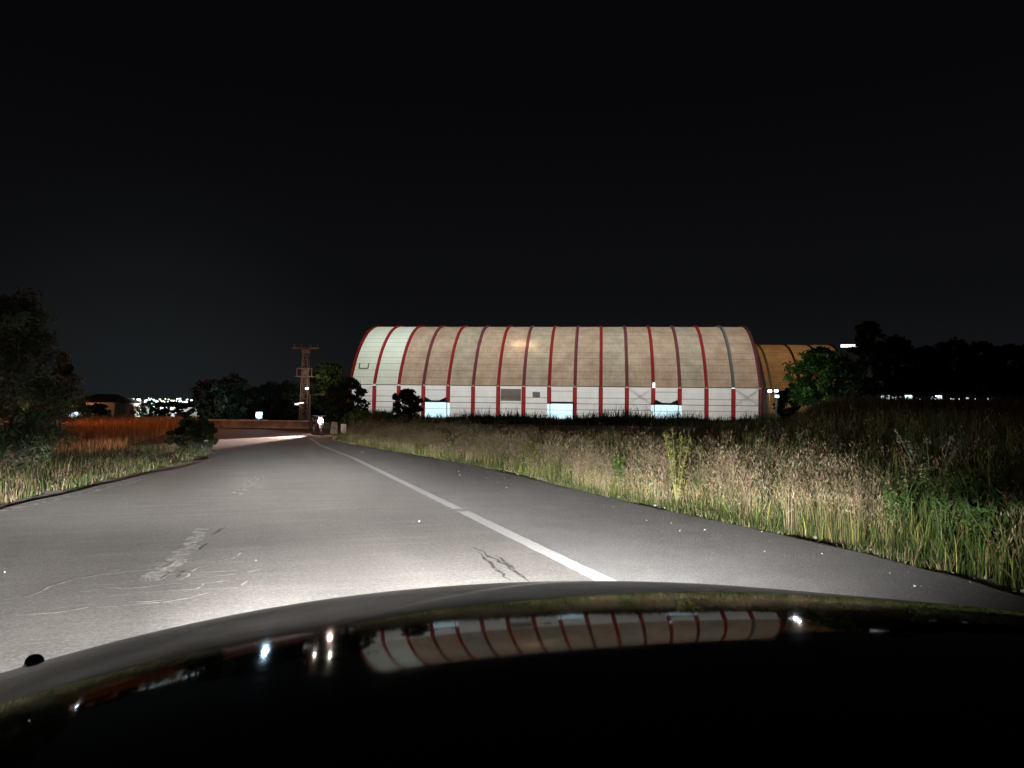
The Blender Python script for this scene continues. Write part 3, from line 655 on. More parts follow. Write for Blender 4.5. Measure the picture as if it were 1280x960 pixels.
def gable(s, name, m, ins=0.):
    pts = [(0., 0.)]+[(q.x, q.y) for q in ARC]+[(34., 0.)]; me = bpy.data.meshes.new(name)
    me.from_pydata([(s, q, z) for q, z in pts], [], [tuple(range(len(pts)))]); me.update(); ul = me.uv_layers.new(name='UVMap')
    for l in me.loops: ul.data[l.index].uv = (me.vertices[l.vertex_index].co.y, me.vertices[l.vertex_index].co.z)
    return link(name, me, m, hang)
gable(SL+.02, 'gable_wall', M['wall_white']); gable(SR-.02, 'gable_wall', M['wall_white'])
# white weather skirt that flares out from the near gable edge
sk = MB(); A = [Vector((0, .0)), Vector((0, 2.7))]+[Vector((q.x, q.y)) for q in ARC[:13]]
for i, q in enumerate(A):
    fl = 1.05*max(.12, 1-q.y/14.5); sk.v += [(SR+.3, q.x, q.y), (SR+.3+fl, q.x+.35, q.y)]
sk.f = [(2*i, 2*i+1, 2*i+3, 2*i+2) for i in range(len(A)-1)]
sk.build('weather_skirt', M['white_paint'], hang)
s5 = S0+5*BAY
MB().add([(s5+.4, -.03, 3.1), (s5+BAY-.4, -.03, 3.1), (s5+BAY-.4, -.03, 5.), (s5+.4, -.03, 5.)], [(0, 1, 2, 3)]).build('vent_louvre', M['grey_patch'], hang)
MB().add([(s5+BAY*1.5+sx_*.6, -.03, 4.1+sz_*.45) for sx_, sz_ in ((-1, -1), (1, -1), (1, 1), (-1, 1))], [(0, 1, 2, 3)]).build('window', M['grey_patch'], hang)
fr = MB(); sw = SL+BAY*.42; q0, q1 = (1.55, 8.15), (2.05, 9.0)
for a, b_ in (((sw-.75, *q0), (sw-.75, *q1)), ((sw-.75, *q0), (sw+.75, *q0)), ((sw+.75, *q0), (sw+.75, *q1))): fr.tube([(a[0], a[1]-.12, a[2]), (b_[0], b_[1]-.12, b_[2])], .09, 5)
fr.build('hatch_frame', mat('hatch_frame_ochre', (.16, .13, .05), .8), hang)
sl = S0+11*BAY+.05
wl = MB().box((sl, -.5, 5.75), (.35, .5, .8)).build('wall_lamp', emit('wall_lamp_glow', (.95, .98, 1.), 1.6), hang)
# high bay lamps that light the hangar from inside (they are what makes the cloth glow)
HM = hang.matrix_basis if False else Matrix.Translation(hang.location) @ Matrix.Rotation(-AN, 4, 'Z')
INT = 1150.
lamp('gable_fill', HM @ Vector((SR+3.2, 3.5, 7.)), 900, (1., .97, .93), .12)  # added fill outside the gable, no fitting, brightens the weather skirt
for k in range(-1, 15, 1):
    s = S0+(k+.5)*BAY; pw = INT*(1.25 if k <= 0 else 1.0)
    for q in (9., 24.):
        l = lamp('hangar_lamp', HM @ Vector((s, q, 8.2)), pw, (.74, .93, 1.), .35)
lamp('hangar_lamp', HM @ Vector((S0+5.6*BAY, 6.3, 11.6)), 300, (1., .9, .65), .3); lamp('hangar_lamp', HM @ Vector((S0+6.15*BAY, 6.0, 11.4)), 240, (1., .9, .65), .3)

# second hangar behind
D1 = 153.; h2 = thing('hangar', HN*D1+Vector((0, 0, -.06)), 'brown arched hangar half hidden behind the trees and the bigger one', 'hangar', rz=-AN)
SA = 29.5; B2 = 4.6
for k in range(4):
    uvsheet('roof_panel', M['roof_brown'], h2, SA+k*B2, SA+(k+1)*B2, [(q.x, q.y-.1) for q in ARC], nx=1); uvsheet('wall_panel', M['roof_brown'], h2, SA+k*B2, SA+(k+1)*B2, [(0, 0), (0, 2.7), (0, 5.33)], nx=1)
for k in range(5): ribsheet('rib', M['rib_pale'] if k == 1 else M['rib_dull'], h2, SA+k*B2-(.0 if k != 1 else 1.), .42, [(q.x, q.y-.1) for q in ARC], .2)
HM2 = Matrix.Translation(h2.location) @ Matrix.Rotation(-AN, 4, 'Z')
for k in range(4): lamp('hangar_lamp', HM2 @ Vector((SA+(k+.5)*B2, 11, 8)), 560, (1., .85, .62), .4)
a = HM2.inverted() @ at(1036, 426.3, D1+12); b_ = HM2.inverted() @ at(1061, 426.3, D1+12)
MB().box(((a.x+b_.x)/2, 10.2, 15.75), (b_.x-a.x, .5, .55)).build('skylight', emit('skylight_glow', (.9, .95, 1), 2.2), h2)

# ------------------------------------------------------------------ long lit shed beyond the right trees
d = 190.; p0 = at(1060, 500, d); p1 = at(1320, 500, d)
gz = float(zt(p0.x, d)); sh_ = thing('long_shed', ((p0.x+p1.x)/2, d, gz), 'low dark shed with a row of glaring lit windows beyond the trees', 'shed')
W = p1.x-p0.x; top = at(1100, 488, d).z-gz
MB().box((0, 3, top/2), (W, 6, top)).build('wall', mat('shed_wall', (.06, .06, .06), .9), sh_)
MB().add([(-W/2, -.3, top), (W/2, -.3, top), (W/2, 3, top+.9), (-W/2, 3, top+.9), (-W/2, 6.3, top), (W/2, 6.3, top)], [(0, 1, 2, 3), (3, 2, 5, 4)]).build('roof', M['rooftile'], sh_)
M['glow_white'] = emit('window_glow', (.78, .92, 1.), 2.4)
for x0, x1, y0, y1 in [(1087, 1092, 496, 499), (1101, 1105, 495, 499), (1107, 1112, 494, 499), (1114, 1126, 496, 499), (1131, 1140, 494, 499.5), (1145, 1152, 496, 499.5), (1164, 1168, 496, 499), (1169, 1177, 494.5, 499.5), (1188, 1194, 496, 499.5), (1196, 1199, 496.5, 499.5), (1207, 1211, 497, 499), (1218, 1226, 496, 499.5), (1224, 1230, 493.5, 499.5), (1231, 1235, 495, 499.5)]:
    A, B_ = at(x0, y1, d), at(x1, y0, d); MB().box(((A.x+B_.x)/2-(p0.x+p1.x)/2, -.05-.01*((x0*7) % 5), (A.z+B_.z)/2-gz), (B_.x-A.x, .1, B_.z-A.z)).build('window', M['glow_white'], sh_)
def simple(name, mb, m, label, cat, group=None): return tag(mb.build(name, m), label, cat, group)
for i, (x0, x1, lab) in enumerate([(1240, 1250, 'pale concrete block at the field edge, first of three'), (1254, 1268, 'widest pale concrete block at the far field edge'), (1271, 1281, 'pale concrete block cut by the photo edge')]):
    dd = 118.; A, B_ = at(x0, 504, dd), at(x1, 497.5, dd); zg = float(zt(A.x, dd)); mb = MB().box(((A.x+B_.x)/2, dd, (zg+B_.z)/2), (B_.x-A.x, 1., B_.z-zg+.1), .05, .93)
    simple('concrete_block', mb, M['concrete'], lab, 'concrete block', 'concrete blocks at the far field edge')
dd = 86.; A, B_ = at(1056, 511, dd), at(1095, 508, dd); zg = float(zt(A.x, dd))
simple('concrete_pipe', MB().tube([(A.x, dd, A.z), (B_.x, dd+1, B_.z)], .17, 10), M['white_paint'], 'pale pipe lying on the field below the broad green tree', 'pipe')
lp = at(1053.5, 512.5, dd); mb = MB().box((lp.x, lp.y, lp.z-.2), (.3, .3, .7)).ball((lp.x, lp.y-.1, lp.z+.1), .24, 10, 6); simple('ground_lamp', mb, emit('ground_lamp_glow', (1, .97, .9), 1.6), 'small white lamp at the end of the pale pipe', 'lamp')

# yard floodlights at the right end of the hangar
fl_m = emit('flood_glow', (.82, .95, 1.), 4.)
for i, (x, y, dd, lab) in enumerate([(962, 489, 79, 'highest of the yard floodlights beside the hangar end'), (970, 488.5, 80, 'yard floodlight right of the highest one by the hangar end'), (971, 495.5, 79.5, 'lowest yard floodlight beside the hangar end')]):
    q = at(x, y, dd); zg = float(zt(q.x, q.y)); t_ = thing('yard_floodlight', (q.x, q.y, zg), lab, 'floodlight', 'yard floodlights beside the hangar')
    MB().tube([(0, .1, 0), (0, .1, q.z-zg)], .05, 6).build('pole', M['rubber'], t_); MB().box((0, -.05, q.z-zg), (.34, .2, .26)).build('lamp_head', fl_m, t_)
q = at(968, 489, 78.); lamp('yard_light', (q.x, q.y, q.z), 650, (.9, .97, 1.), .15)

# ------------------------------------------------------------------ far end of the road
dw = 54.
A = at(262, 530, dw); B_ = at(388, 530, dw); wl_ = at(300, 525.5, dw).z
bw = thing('boundary_wall', ((A.x+B_.x)/2, dw, -.06), 'low rendered wall along the far side of the bend', 'wall')
MB().box((0, 0, wl_/2), (B_.x-A.x, .2, wl_+.06)).build('wall', mat('dark_render', (.11, .095, .08), .95, scale=1.5, var=.4, bump=.4), bw); MB().box((0, 0, wl_+.07), (B_.x-A.x+.1, .3, .08)).build('coping', M['concrete'], bw)
# lattice pylon
dp = 78.; q = at(380, 537, dp); topz = at(380, 435, dp).z
py = thing('lattice_pylon', (q.x, dp, -.06), 'rusty lattice power pylon with crossarm and platform at the road end', 'pylon')
lt = MB(); wb, wt = .42, .24
for sx_ in (-1, 1):
    for sy in (-1, 1): lt.tube([(sx_*wb, sy*wb, 0), (sx_*wt, sy*wt, topz)], .06, 4)
K = 14
for i in range(K):
    z0, z1 = topz*i/K, topz*(i+1)/K; w0 = wb+(wt-wb)*i/K; w1 = wb+(wt-wb)*(i+1)/K
    for fx in (-1, 1):
        s_ = 1 if i % 2 else -1; lt.tube([(fx*w0, -s_*w0, z0), (fx*w1, s_*w1, z1)], .032, 4); lt.tube([(-s_*w0, fx*w0, z0), (s_*w1, fx*w1, z1)], .032, 4); lt.tube([(-w1, fx*w1, z1), (w1, fx*w1, z1)], .028, 4)
lt.build('lattice', M['rust'], py)
MB().box((0, 0, topz+.05), (2.7, .16, .14)).box((0, 0, topz-.25), (.75, .5, .3)).build('cross_arm', M['rust'], py)
for xx in (-1.2, -.45, .45, 1.2): MB().tube([(xx, 0, topz+.1), (xx, 0, topz+.42)], [.05, .07], 6).build('insulator', M['rust'], py)
zp = at(380, 470, dp).z; pf = MB().box((0, 0, zp), (1.9, .9, .08)); zq = at(380, 460, dp).z
for xx in (-.75, -.1, .75): pf.tube([(xx, -.4, zp), (xx, -.4, zq)], .05, 5)
pf.box((0, -.4, zq), (1.6, .07, .09)).box((.0, 0, (zp+zq)/2), (.62, .5, .7)); pf.build('platform', M['rust'], py)
wl_m = emit('small_lamp_glow', (1, .98, .92), 3.)
zz = at(384, 485, dp).z; MB().box((.33, -.5, zz), (.28, .2, .2)).build('lamp', wl_m, py); lamp('pylon_light', at(383, 479, dp-2.2), 110, (1., .9, .75), .1); lamp('tree_fill', at(402, 470, 81.), 260, (1., .95, .75), .1); zz = at(373, 504.5, dp).z  # second light is an added fill without a fitting, brightens the tree top
MB().tube([(0, -.4, zz+.15), (-.62, -.5, zz+.06)], .04, 5).box((-.66, -.5, zz), (.32, .18, .14)).build('lamp', wl_m, py)
ds_ = 74.; q = at(386.5, 540, ds_); zt_ = at(386, 492.5, ds_).z; xr = at(404, 492, ds_).x-q.x
sp_ = thing('street_lamp_post', (q.x, ds_, -.06), 'unlit pale lamp post with one arm beside the lattice pylon', 'lamp post')
MB().tube([(0, 0, 0), (0, 0, zt_)], [.1, .07], 8).build('pole', M['steel'], sp_); MB().tube([(0, 0, zt_-.02), (xr, 0, zt_+.05)], .05, 6).box((xr, 0, zt_+.03), (.4, .18, .12)).build('arm', M['steel'], sp_)
# motorcycle with its headlamp on
dm = 41.; q = at(397, 535, dm); zh = .56
mc = thing('motorcycle', (q.x, dm, 0), 'motorcycle with one glaring headlamp coming round the far bend', 'motorcycle', rz=.55)
def wheel(y, par):
    mb = MB(); R_ = .29; pts = [(0, y+R_*math.cos(a), R_+.02+R_*math.sin(a)) for a in np.linspace(0, 2*math.pi, 19)]; mb.tube(pts, .055, 6, False); o = mb.build('wheel', M['rubber'], par, True)
    h_ = MB(); 
    for a in np.linspace(0, 2*math.pi, 9)[:-1]: h_.tube([(0, y, R_+.02), (0, y+.25*math.cos(a), R_+.02+.25*math.sin(a))], .01, 4)
    h_.tube([(-.06, y, R_+.02), (.06, y, R_+.02)], .04, 8).build('rim', M['steel'], o)
wheel(-.62, mc); wheel(.62, mc)
MB().tube([(0, -.3, .62), (0, 0, .68), (0, .45, .70), (0, .75, .78)], [.1, .16, .13, .05], 10).ball((0, -.05, .45), .2, 10, 6, (.8, 1.3, .9)).build('body', M['dark_metal'], mc, True)
MB().tube([(-.07, -.62, .31), (-.07, -.38, .9)], .03, 6).tube([(.07, -.62, .31), (.07, -.38, .9)], .03, 6).build('fork', M['steel'], mc)
MB().tube([(-.34, -.25, .98), (0, -.38, .93), (.34, -.25, .98)], .022, 6).build('handlebar', M['dark_metal'], mc); MB().ball((0, .3, .79), .17, 10, 6, (.8, 1.9, .4)).build('seat', M['rubber'], mc, True)
hl_ = MB().ball((0, -.5, zh+.12), .15, 14, 8, (1, .7, 1.2)).build('headlamp', emit('headlamp_glow', (1., .86, .78), 9.), mc, True)
MB().tube([(0, -.47, zh+.12), (0, -.34, zh+.12)], [.175, .1], 12).build('headlamp_bowl', M['dark_metal'], mc)
mw = Matrix.Translation(mc.location) @ Matrix.Rotation(.55, 4, 'Z'); pos = mw @ Vector((0, -.75, zh+.12))
l = lamp('motorcycle_beam', pos, 22000, (1., .72, .62), .06, 'SPOT'); l.data.spot_size = math.radians(20); l.data.spot_blend = .7
tgt = gp(318, 549.5); l.rotation_euler = (Vector(tgt)-pos).to_track_quat('-Z', 'Y').to_euler()
lamp('motorcycle_glow', pos+Vector((0, -.1, .25)), 90, (1., .68, .6), .12)
# glaring blue white lamp on a short post
dl = 60.; q = at(323.5, 519, dl)
fl = thing('post_floodlight', (q.x, dl, -.06), 'glaring blue white lamp on a short post behind the low wall', 'floodlight')
zz = q.z+.06; MB().tube([(0, 0, 0), (0, 0, zz-.1)], .06, 8).build('post', M['dark_metal'], fl); MB().box((0, .12, zz), (.5, .14, .5)).build('housing', M['dark_metal'], fl)
MB().ball((0, 0, zz), .22, 16, 10, (1, .55, 1)).build('lens', emit('floodlight_glow', (.62, .84, 1.), 14.), fl, True)
lamp('floodlight_spill', (q.x, dl-.6, zz+.1), 900, (.5, .78, 1.), .2)
# sign board, kerb stone
dg = 42.; A, B_ = at(426, 541, dg), at(433, 530, dg); sg = thing('sign_board', ((A.x+B_.x)/2, dg, -.06), 'small blank white board standing in the bushes at the bend', 'sign')
MB().box((0, 0, (A.z+B_.z)/2+.06), (B_.x-A.x, .04, B_.z-A.z)).build('board', M['board'], sg); MB().tube([(0, .05, 0), (0, .05, B_.z)], .025, 6).build('post', M['steel'], sg)
A = at(418, 545, 43.); simple('stone_bollard', MB().box((A.x, 43, .25), (.42, .4, .72), .1, .8), mat('old_stone', (.16, .13, .11), .95, scale=5, var=.4), 'squat stone bollard left of the white board', 'bollard')

# ------------------------------------------------------------------ left background
dh = 84.; A, B_ = at(87, 528, dh), at(142, 528, dh); ze = at(100, 502, dh).z; zr = at(100, 491, dh).z; cx = (A.x+B_.x)/2; w2 = (B_.x-A.x)/2
hs = thing('house', (cx, dh, -.06), 'small tan house with dark hipped roof and open porch', 'house')
MB().box((-w2*.45, 3, ze/2), (w2*1.1, 6, ze)).box((w2*.5, 4.5, ze/2), (w2, 3, ze)).box((w2*.3, .2, ze-.45), (w2*1.4, .3, .9)).box((w2*.93, .2, ze/2-.45), (.25, .3, ze-.9)).box((w2*.28, .2, ze/2-.45), (.25, .3, ze-.9)).build('wall', M['plaster'], hs)
MB().add([(-w2-.4, -.4, ze), (w2+.4, -.4, ze), (w2+.4, 6.4, ze), (-w2-.4, 6.4, ze), (-w2+1.2, 3, zr), (w2-1., 3, zr)], [(0, 1, 5, 4), (1, 2, 5), (2, 3, 4, 5), (3, 0, 4), (3, 2, 1, 0)]).build('roof', M['rooftile'], hs)
MB().box((-w2*.5, -.03, 1.3), (1., .06, 1.2)).build('window', M['black_glass'], hs)
q = at(88.5, 508.5, dh-.8); MB().box((q.x-cx, -.35, q.z+.06), (.32, .25, .5)).build('porch_lamp', emit('porch_glow', (1., .42, .2), 1.1), hs); lamp('porch_light', (q.x+.6, dh-2.6, q.z), 260, (1, .5, .25), .1)
dv = 92.; A, B_ = at(143, 528, dv), at(262, 528, dv); zz = at(200, 509.5, dv).z
lw = thing('long_wall', ((A.x+B_.x)/2, dv, -.06), 'long low grey wall right of the tan house', 'wall')
MB().box((0, 0, zz/2+.03), (B_.x-A.x, .25, zz+.06)).build('wall', M['concrete'], lw); MB().box((0, 0, zz+.1), (B_.x-A.x+.1, .4, .1)).build('coping', M['concrete'], lw)
q = at(222, 521, dv-1.2); t_ = thing('wall_lantern', (q.x, q.y, -.06), 'small white lantern standing before the long wall', 'lantern'); MB().tube([(0, 0, 0), (0, 0, q.z-.1)], .05, 6).build('post', M['dark_metal'], t_)
MB().ball((0, 0, q.z), .17, 10, 6).build('globe', emit('lantern_glow', (.75, .88, 1), 3.), t_); lamp('lantern_light', (q.x-2., q.y-1.6, q.z+.9), 1500, (.85, .95, 1.), .15)
for x, h, r, lab in [(182, 1.9, 1.3, 'dark bush before the middle of the long wall'), (202, 1.7, 1., 'grey green bush beside the lit part of the long wall'), (226, 1.8, 1.1, 'dark bush right of the small white lantern'), (158, 1.3, 1.0, 'low bush near the tan house end of the long wall'), (124, 1.7, 1.2, 'dark bush in front of the tan house porch'), (104, 1.5, 1.1, 'low dark bush under the tan house window')]:
    T('garden_bush', at(x, 530, 88 if x > 145 else 80), h, r, lab, 'bush', 45, 55, .11, (.035, .055, .03), .05, .02, 'round', .3, group='garden bushes before the house and wall')
# white car parked behind
dc = 70.; q = at(69, 530, dc)
wc = thing('parked_car', (q.x, dc, -.06), 'white parked car half hidden under the black cypress', 'car', rz=.15)
def carbody(L=4., wd=1.65, hh=1.4):
    pr = [(-L/2, .35), (-L/2+.05, .75), (-L/2+.9, .86), (-L/2+1.5, hh-.05), (-.1, hh), (.75, hh-.06), (1.35, .92), (L/2-.1, .8), (L/2, .5), (L/2, .32), (-L/2, .32)]
    v = [(x, s*wd/2*(1 if z < .9 else .84), z) for s in (-1, 1) for x, z in pr]; n_ = len(pr)
    return v, [tuple(range(n_)), tuple(range(2*n_-1, n_-1, -1))]+[(i, n_+i, n_+(i+1) % n_, (i+1) % n_) for i in range(n_)]
MB().add(*carbody()).build('body', M['white_paint'], wc)
MB().add([(-.45, -.79, .93), (1.05, -.79, .93), (.66, -.735, 1.27), (-.25, -.735, 1.3)], [(0, 1, 2, 3)]).build('side_window', M['black_glass'], wc)
for xx in (-1.2, 1.25):
    for yy in (-.75, .75): MB().tube([(xx, yy-.1, .31), (xx, yy+.1, .31)], .31, 16).build('wheel', M['rubber'], wc)
q2 = at(79, 531, dc-.6); MB().ball((1.95, -.5, .68), .16, 10, 6).build('headlamp', emit('car_lamp_glow', (.75, .87, 1.), 3.), wc)
lamp('car_light', (q.x+2.6, dc-1.2, 1.), 60, (.8, .92, 1), .1)
q = at(57.5, 532, 66); simple('white_plank', MB().box((q.x, 66, q.z), (.75, .1, .14)).box((q.x-.3, 66, q.z/2), (.08, .08, q.z)).box((q.x+.3, 66, q.z/2), (.08, .08, q.z)), emit('lit_sign_glow', (1., .95, .88), 1.2), 'low lit white strip sign left of the parked white car', 'sign')
q = at(59.5, 500.5, 62); t_ = thing('garden_lamp', (q.x, 62, -.06), 'small twin white lamp beside the black cypress', 'lamp')
MB().tube([(0, 0, 0), (0, 0, q.z)], .05, 6).build('pole', M['dark_metal'], t_); gm = emit('garden_lamp_glow', (1., .98, .92), 3.)
MB().ball((.05, -.1, q.z+.03), .12, 10, 6).build('globe', gm, t_); MB().ball((-.13, -.1, q.z+.22), .08, 10, 6).build('globe', gm, t_)
q = at(41, 517, 49); lamp('garden_light', (q.x, q.y, q.z), 60, (.7, 1., .85), .1)
t_ = thing('path_lamp', (q.x-.15, q.y, -.06), 'greenish white path lamp shining through the small green bush', 'lamp'); MB().tube([(0, 0, 0), (0, 0, q.z-.1)], .04, 6).build('post', M['dark_metal'], t_); MB().ball((0, 0, q.z), .1, 10, 6).build('globe', emit('path_lamp_glow', (.75, 1., .88), 2.), t_)
# sodium lamp just outside the picture that makes the left field orange
q = at(-40, 440, 40); t_ = thing('sodium_street_lamp', (q.x, q.y, -.06), 'orange sodium street lamp beyond the left picture edge', 'street lamp')
MB().tube([(0, 0, 0), (0, 0, 5.2)], [.09, .06], 8).build('pole', M['steel'], t_); MB().tube([(0, 0, 5.2), (.9, 0, 5.35)], .04, 6).box((1.1, 0, 5.33), (.5, .2, .12)).build('arm', M['steel'], t_)
MB().box((1.1, 0, 5.24), (.4, .16, .05)).build('lens', emit('sodium_glow', (1, .45, .12), 6.), t_)
SOD = lamp('sodium_light', (q.x+1.1, q.y, 5.05), 5500, (1., .30, .09), .15)

# town lights far away
tl = {'white': emit('town_lamp_white', (.85, .97, 1.), 3.2), 'warm': emit('town_lamp_warm', (1., .88, .62), 2.6), 'green': emit('town_lamp_green', (.75, 1., .85), 2.6), 'big': emit('town_flood', (.85, 1., 1.), 7.)}
r = random.Random(5); protos = {}
def town(kind, x, y, d_, s):
    key = (kind,)
    q = at(x, y, d_); lab = {'white': 'tiny white street lamp in the far town row', 'warm': 'tiny yellowish street lamp in the far town row', 'green': 'tiny greenish street lamp in the far town row', 'big': 'brightest floodlight of the far town row'}[kind]
    if key not in protos:
        mb = MB().tube([(0, 0, -7.5), (0, 0, -.3)], .12, 5); nf = len(mb.f); mb.box((0, 0, 0), (1., .5, .6)); o = mb.build('town_lamp', M['dark_metal']); o.data.materials.append(tl[kind])
        for pi in range(nf, len(o.data.polygons)): o.data.polygons[pi].material_index = 1
        protos[key] = o
    else: o = protos[key].copy(); COL.objects.link(o)
    o.location = q; o.scale = (s, s, 1.); tag(o, lab, 'street lamp', 'street lamps of the far town'); return o
for k in range(60):
    x = 143+98*k/59+r.gauss(0, 2.2); y = 499.6+r.uniform(-2.4, 2.2)+ (x-143)*.012
    if 160 < x < 164 or 170.5 < x < 172: continue
    kind = r.choices(['white', 'warm', 'green'], [.6, .25, .15])[0]; town(kind, x, y, r.uniform(380, 440), r.choice([.3, .4, .5, .6, .9, 1.1]))
town('big', 173.5, 499.5, 390, 1.5)
town('warm', 251, 505.5, 300, .6)
hillv = []; hillf = []; xs_ = np.linspace(-420, 60, 60)
for i, x in enumerate(xs_):
    zr = 3.5+2.2*vn(np.array([x]), np.array([0.]), 60, 71)[0]; hillv += [(x, 446, -.2), (x, 470+6*math.sin(i), zr), (x, 560, -.2)]
for i in range(len(xs_)-1): hillf += [(3*i, 3*i+3, 3*i+4, 3*i+1), (3*i+1, 3*i+4, 3*i+5, 3*i+2)]
tag(MB().add(hillv, hillf).build('hill', mat('hill_dark', (.05, .05, .04), .95), smooth=True), 'low dark ridge behind the far town', 'hill', kind='structure')

# ------------------------------------------------------------------ the car we look out of
hc = {(0, 0): 0.95672, (0, 1): -0.26233, (0, 2): -0.06542, (0, 3): 0.01532, (0, 4): -0.16593, (0, 5): -0.1197, (1, 0): 0.07161, (1, 1): -0.03539, (1, 2): 0.1585, (1, 3): 0.18077, (1, 4): -0.33548, (2, 0): -0.15242, (2, 1): -0.14754, (2, 2): -0.11614, (2, 3): -0.61498, (3, 0): 0.20848, (3, 1): -0.1132, (3, 2): 0.23282, (4, 0): -0.39839, (4, 1): 0.28301, (5, 0): -0.58397}
def hood_z(x, y): return sum(c*(x/1.5)**i*((y-1.5)/1.5)**j for (i, j), c in hc.items())
CT = math.radians(17.)                   # the car points along the road
car = thing('car', (0, 0, 0), 'dark glossy car bonnet we look over with its headlamps lighting the road', 'car', rz=CT)
def hz(u, v): return hood_z(u*math.cos(CT)-v*math.sin(CT), u*math.sin(CT)+v*math.cos(CT))
m, t, n, p = newmat('black_car_paint')
co = N(t, 'ShaderNodeTexCoord').outputs['Object']
p.inputs['Base Color'].default_value = (.004, .004, .0045, 1); p.inputs['Specular IOR Level'].default_value = .5
dust = noise(t, co, 7, 6, .7, .35, .8)
rr = N(t, 'ShaderNodeMapRange'); t.links.new(dust, rr.inputs[0]); rr.inputs[3].default_value = .03; rr.inputs[4].default_value = .085
t.links.new(rr.outputs[0], p.inputs['Roughness'])
film = N(t, 'ShaderNodeBsdfDiffuse'); film.inputs[0].default_value = (.006, .006, .006, 1)      # near-black matte layer mixed in to dim the reflections
mx = N(t, 'ShaderNodeMixShader'); fr_ = N(t, 'ShaderNodeMapRange'); t.links.new(noise(t, co, 3, 5, .65, .3, .75), fr_.inputs[0]); fr_.inputs[3].default_value = .58; fr_.inputs[4].default_value = .74
t.links.new(fr_.outputs[0], mx.inputs[0]); t.links.new(p.outputs[0], mx.inputs[1]); t.links.new(film.outputs[0], mx.inputs[2]); t.links.new(mx.outputs[0], n['Material Output'].inputs[0])
M['car'] = m
U0, U1, V0, V1 = -.62, 1.24, .33, 2.30
nu, nv = 150, 160; us = np.linspace(U0, U1, nu); vv = np.linspace(V0, V1, nv); V = []
for v in vv:
    for u in us: V.append((u, v, hz(u, v)))
F = [(j*nu+i, j*nu+i+1, (j+1)*nu+i+1, (j+1)*nu+i) for j in range(nv-1) for i in range(nu-1)]
me = bpy.data.meshes.new('hood'); me.from_pydata(V, [], F); me.update(); me.polygons.foreach_set('use_smooth', np.ones(len(F), bool)); link('hood', me, M['car'], car)
def skirt(name, edge, outv, steps, m):   # panel that drops from the hood's edge
    vs = []; k = len(steps)
    for (u, v) in edge:
        z0 = hz(u, v)-.004
        for (o_, dz, fl) in steps: vs.append((u+outv[0]*o_, v+outv[1]*o_, (z0+dz)*(1-fl)+fl*.22))
    fs = [(i*k+j, i*k+j+1, (i+1)*k+j+1, (i+1)*k+j) for i in range(len(edge)-1) for j in range(k-1)]
    return MB().add(vs, fs).build(name, m, car, True)
st = [(.006, 0, 0), (.03, -.02, 0), (.055, -.06, .05), (.07, -.08, .3), (.075, -.08, .6), (.05, 0, 1)]
skirt('fender', [(U0, v) for v in np.linspace(V0, V1, 60)], (-1, 0), st, M['car']); skirt('fender', [(U1, v) for v in np.linspace(V0, V1, 60)], (1, 0), st, M['car'])
skirt('bumper', [(u, V1) for u in np.linspace(U0, U1, 60)], (0, 1), [(.006, 0, 0), (.05, -.05, 0), (.09, -.06, .3), (.11, -.06, .6), (.08, 0, 1)], M['car'])
MB().box((.31, V1+.1, .42), (.9, .06, .12)).build('grille', M['dark_metal'], car)
MB().box(((U0+U1)/2, V0-.06, 1.0), (U1-U0, .1, .05)).build('cowl', M['rubber'], car)
for u in (U0-.0, U1+.0):
    MB().tube([(u-.09, 1.5, .32), (u+.09, 1.5, .32)], .32, 20).build('wheel', M['rubber'], car)
hm = emit('own_headlamp_glow', (1, .94, .86), 6.)
CW = Matrix.Rotation(CT, 4, 'Z'); HEAD = 1.0
for u in (-.36, .98):
    MB().ball((u, V1+.10, hz(u, V1)-.13), .1, 14, 8, (1.3, .35, .8)).build('headlight', hm, car, True)
GLS, t, n, p = newmat('clear_glass'); p.inputs['Transmission Weight'].default_value = 1.; p.inputs['Roughness'].default_value = .02; p.inputs['Base Color'].default_value = (.9, .9, .95, 1)
q = at(43, 828, 1.60); ql = CW.inverted() @ q
dm_ = MB().ball(ql, .0185, 16, 10, (1, 1, .9)).build('washer_nozzle', GLS, car, True)
ring = MB(); ring.tube([ql+Vector((.0205*math.cos(a), .0205*math.sin(a), -.008)) for a in np.linspace(0, 2*math.pi, 25)], .0028, 6, False).build('trim_ring', M['rubber'], dm_, True)
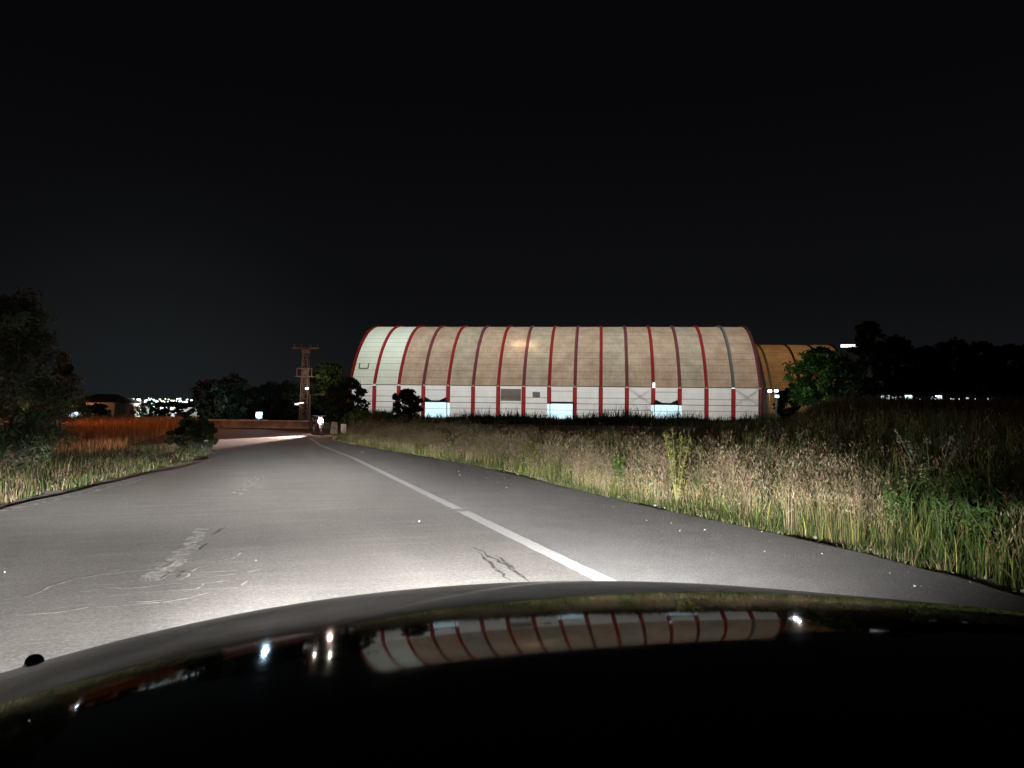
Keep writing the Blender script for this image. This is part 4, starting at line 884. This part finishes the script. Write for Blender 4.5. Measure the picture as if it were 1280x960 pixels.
# dipped beams: radiant intensity depends on the direction inside the lamp's own frame
def beam(u):
    l = bpy.data.lights.new('headlight_beam', 'SPOT'); l.energy = 100.; l.spot_size = math.radians(165); l.spot_blend = .4; l.shadow_soft_size = .06; l.color = (1., .975, .95)
    o = bpy.data.objects.new('headlight_beam', l); COL.objects.link(o); o.location = CW @ Vector((u, V1+.24, .6)); o.rotation_euler = (math.pi/2, 0, CT)
    l.use_nodes = True; t = l.node_tree; t.nodes.clear()
    o_ = t.nodes.new('ShaderNodeOutputLight'); e = t.nodes.new('ShaderNodeEmission'); c = t.nodes.new('ShaderNodeTexCoord'); s = t.nodes.new('ShaderNodeSeparateXYZ')
    t.links.new(c.outputs['Normal'], s.inputs[0])
    zz = math_(t, 'MAXIMUM', math_(t, 'ABSOLUTE', s.outputs[2]), .02)
    az = math_(t, 'DIVIDE', s.outputs[0], zz); el = math_(t, 'DIVIDE', s.outputs[1], zz)   # el > 0 is above the lamp
    dn = math_(t, 'MAXIMUM', math_(t, 'MULTIPLY', el, -1.), 0.); up = math_(t, 'MAXIMUM', el, 0.)
    gauss = lambda v, w_: math_(t, 'EXPONENT', math_(t, 'MULTIPLY', math_(t, 'POWER', math_(t, 'DIVIDE', math_(t, 'ABSOLUTE', v), w_), 2.), -1.))
    inv = lambda v: math_(t, 'SUBTRACT', 1., v)
    tr_ = N(t, 'ShaderNodeMapRange'); tr_.inputs[1].default_value = .12; tr_.inputs[2].default_value = .95; tr_.inputs[3].default_value = .045; tr_.inputs[4].default_value = .19; t.links.new(az, tr_.inputs[0]); thr = tr_.outputs[0]
    # near light on the road, broad
    near = math_(t, 'MULTIPLY', inv(gauss(dn, thr)), I_NEAR)
    fall = math_(t, 'POWER', math_(t, 'DIVIDE', .1, math_(t, 'MAXIMUM', dn, .045)), 2.1)
    near = math_(t, 'MULTIPLY', near, fall)
    # far hot spot straight ahead, cut off just under the horizon
    hot = math_(t, 'MULTIPLY', math_(t, 'MULTIPLY', gauss(math_(t, 'ADD', dn, -.036), .02), inv(gauss(dn, .014))), math_(t, 'MULTIPLY', gauss(math_(t, 'ADD', az, -.03), .125), I_HOT))
    mid = math_(t, 'MULTIPLY', math_(t, 'MULTIPLY', gauss(math_(t, 'ADD', dn, -.062), .024), gauss(math_(t, 'ADD', az, .1), .5)), I_MID)
    near = math_(t, 'ADD', near, mid)
    # stray light above the cut-off, less on the offside
    lop = N(t, 'ShaderNodeMapRange'); lop.inputs[1].default_value = -.16; lop.inputs[2].default_value = .14; lop.inputs[3].default_value = .11; lop.inputs[4].default_value = 1.
    t.links.new(az, lop.inputs[0])
    stray = math_(t, 'MULTIPLY', math_(t, 'MULTIPLY', math_(t, 'ADD', math_(t, 'MULTIPLY', gauss(up, .11), .7), math_(t, 'MULTIPLY', math_(t, 'EXPONENT', math_(t, 'MULTIPLY', up, -6.)), .3)), lop.outputs[0]), I_STRAY)
    wide = lambda w_: math_(t, 'EXPONENT', math_(t, 'MULTIPLY', math_(t, 'POWER', math_(t, 'DIVIDE', math_(t, 'ABSOLUTE', az), w_), 3.), -1.))
    k = math_(t, 'MULTIPLY', math_(t, 'ADD', math_(t, 'MULTIPLY', math_(t, 'MULTIPLY', near, math_(t, 'ADD', 1., math_(t, 'MULTIPLY', math_(t, 'POWER', math_(t, 'ABSOLUTE', az), 2.), 1.1))), wide(1.9)), math_(t, 'ADD', hot, math_(t, 'MULTIPLY', stray, wide(1.25)))), 1/8.6)
    t.links.new(k, e.inputs[1]); t.links.new(e.outputs[0], o_.inputs[0]); return o
I_NEAR, I_HOT, I_STRAY, I_MID = 400., 8500., 600., 1500.
beam(-.36); beam(.98)
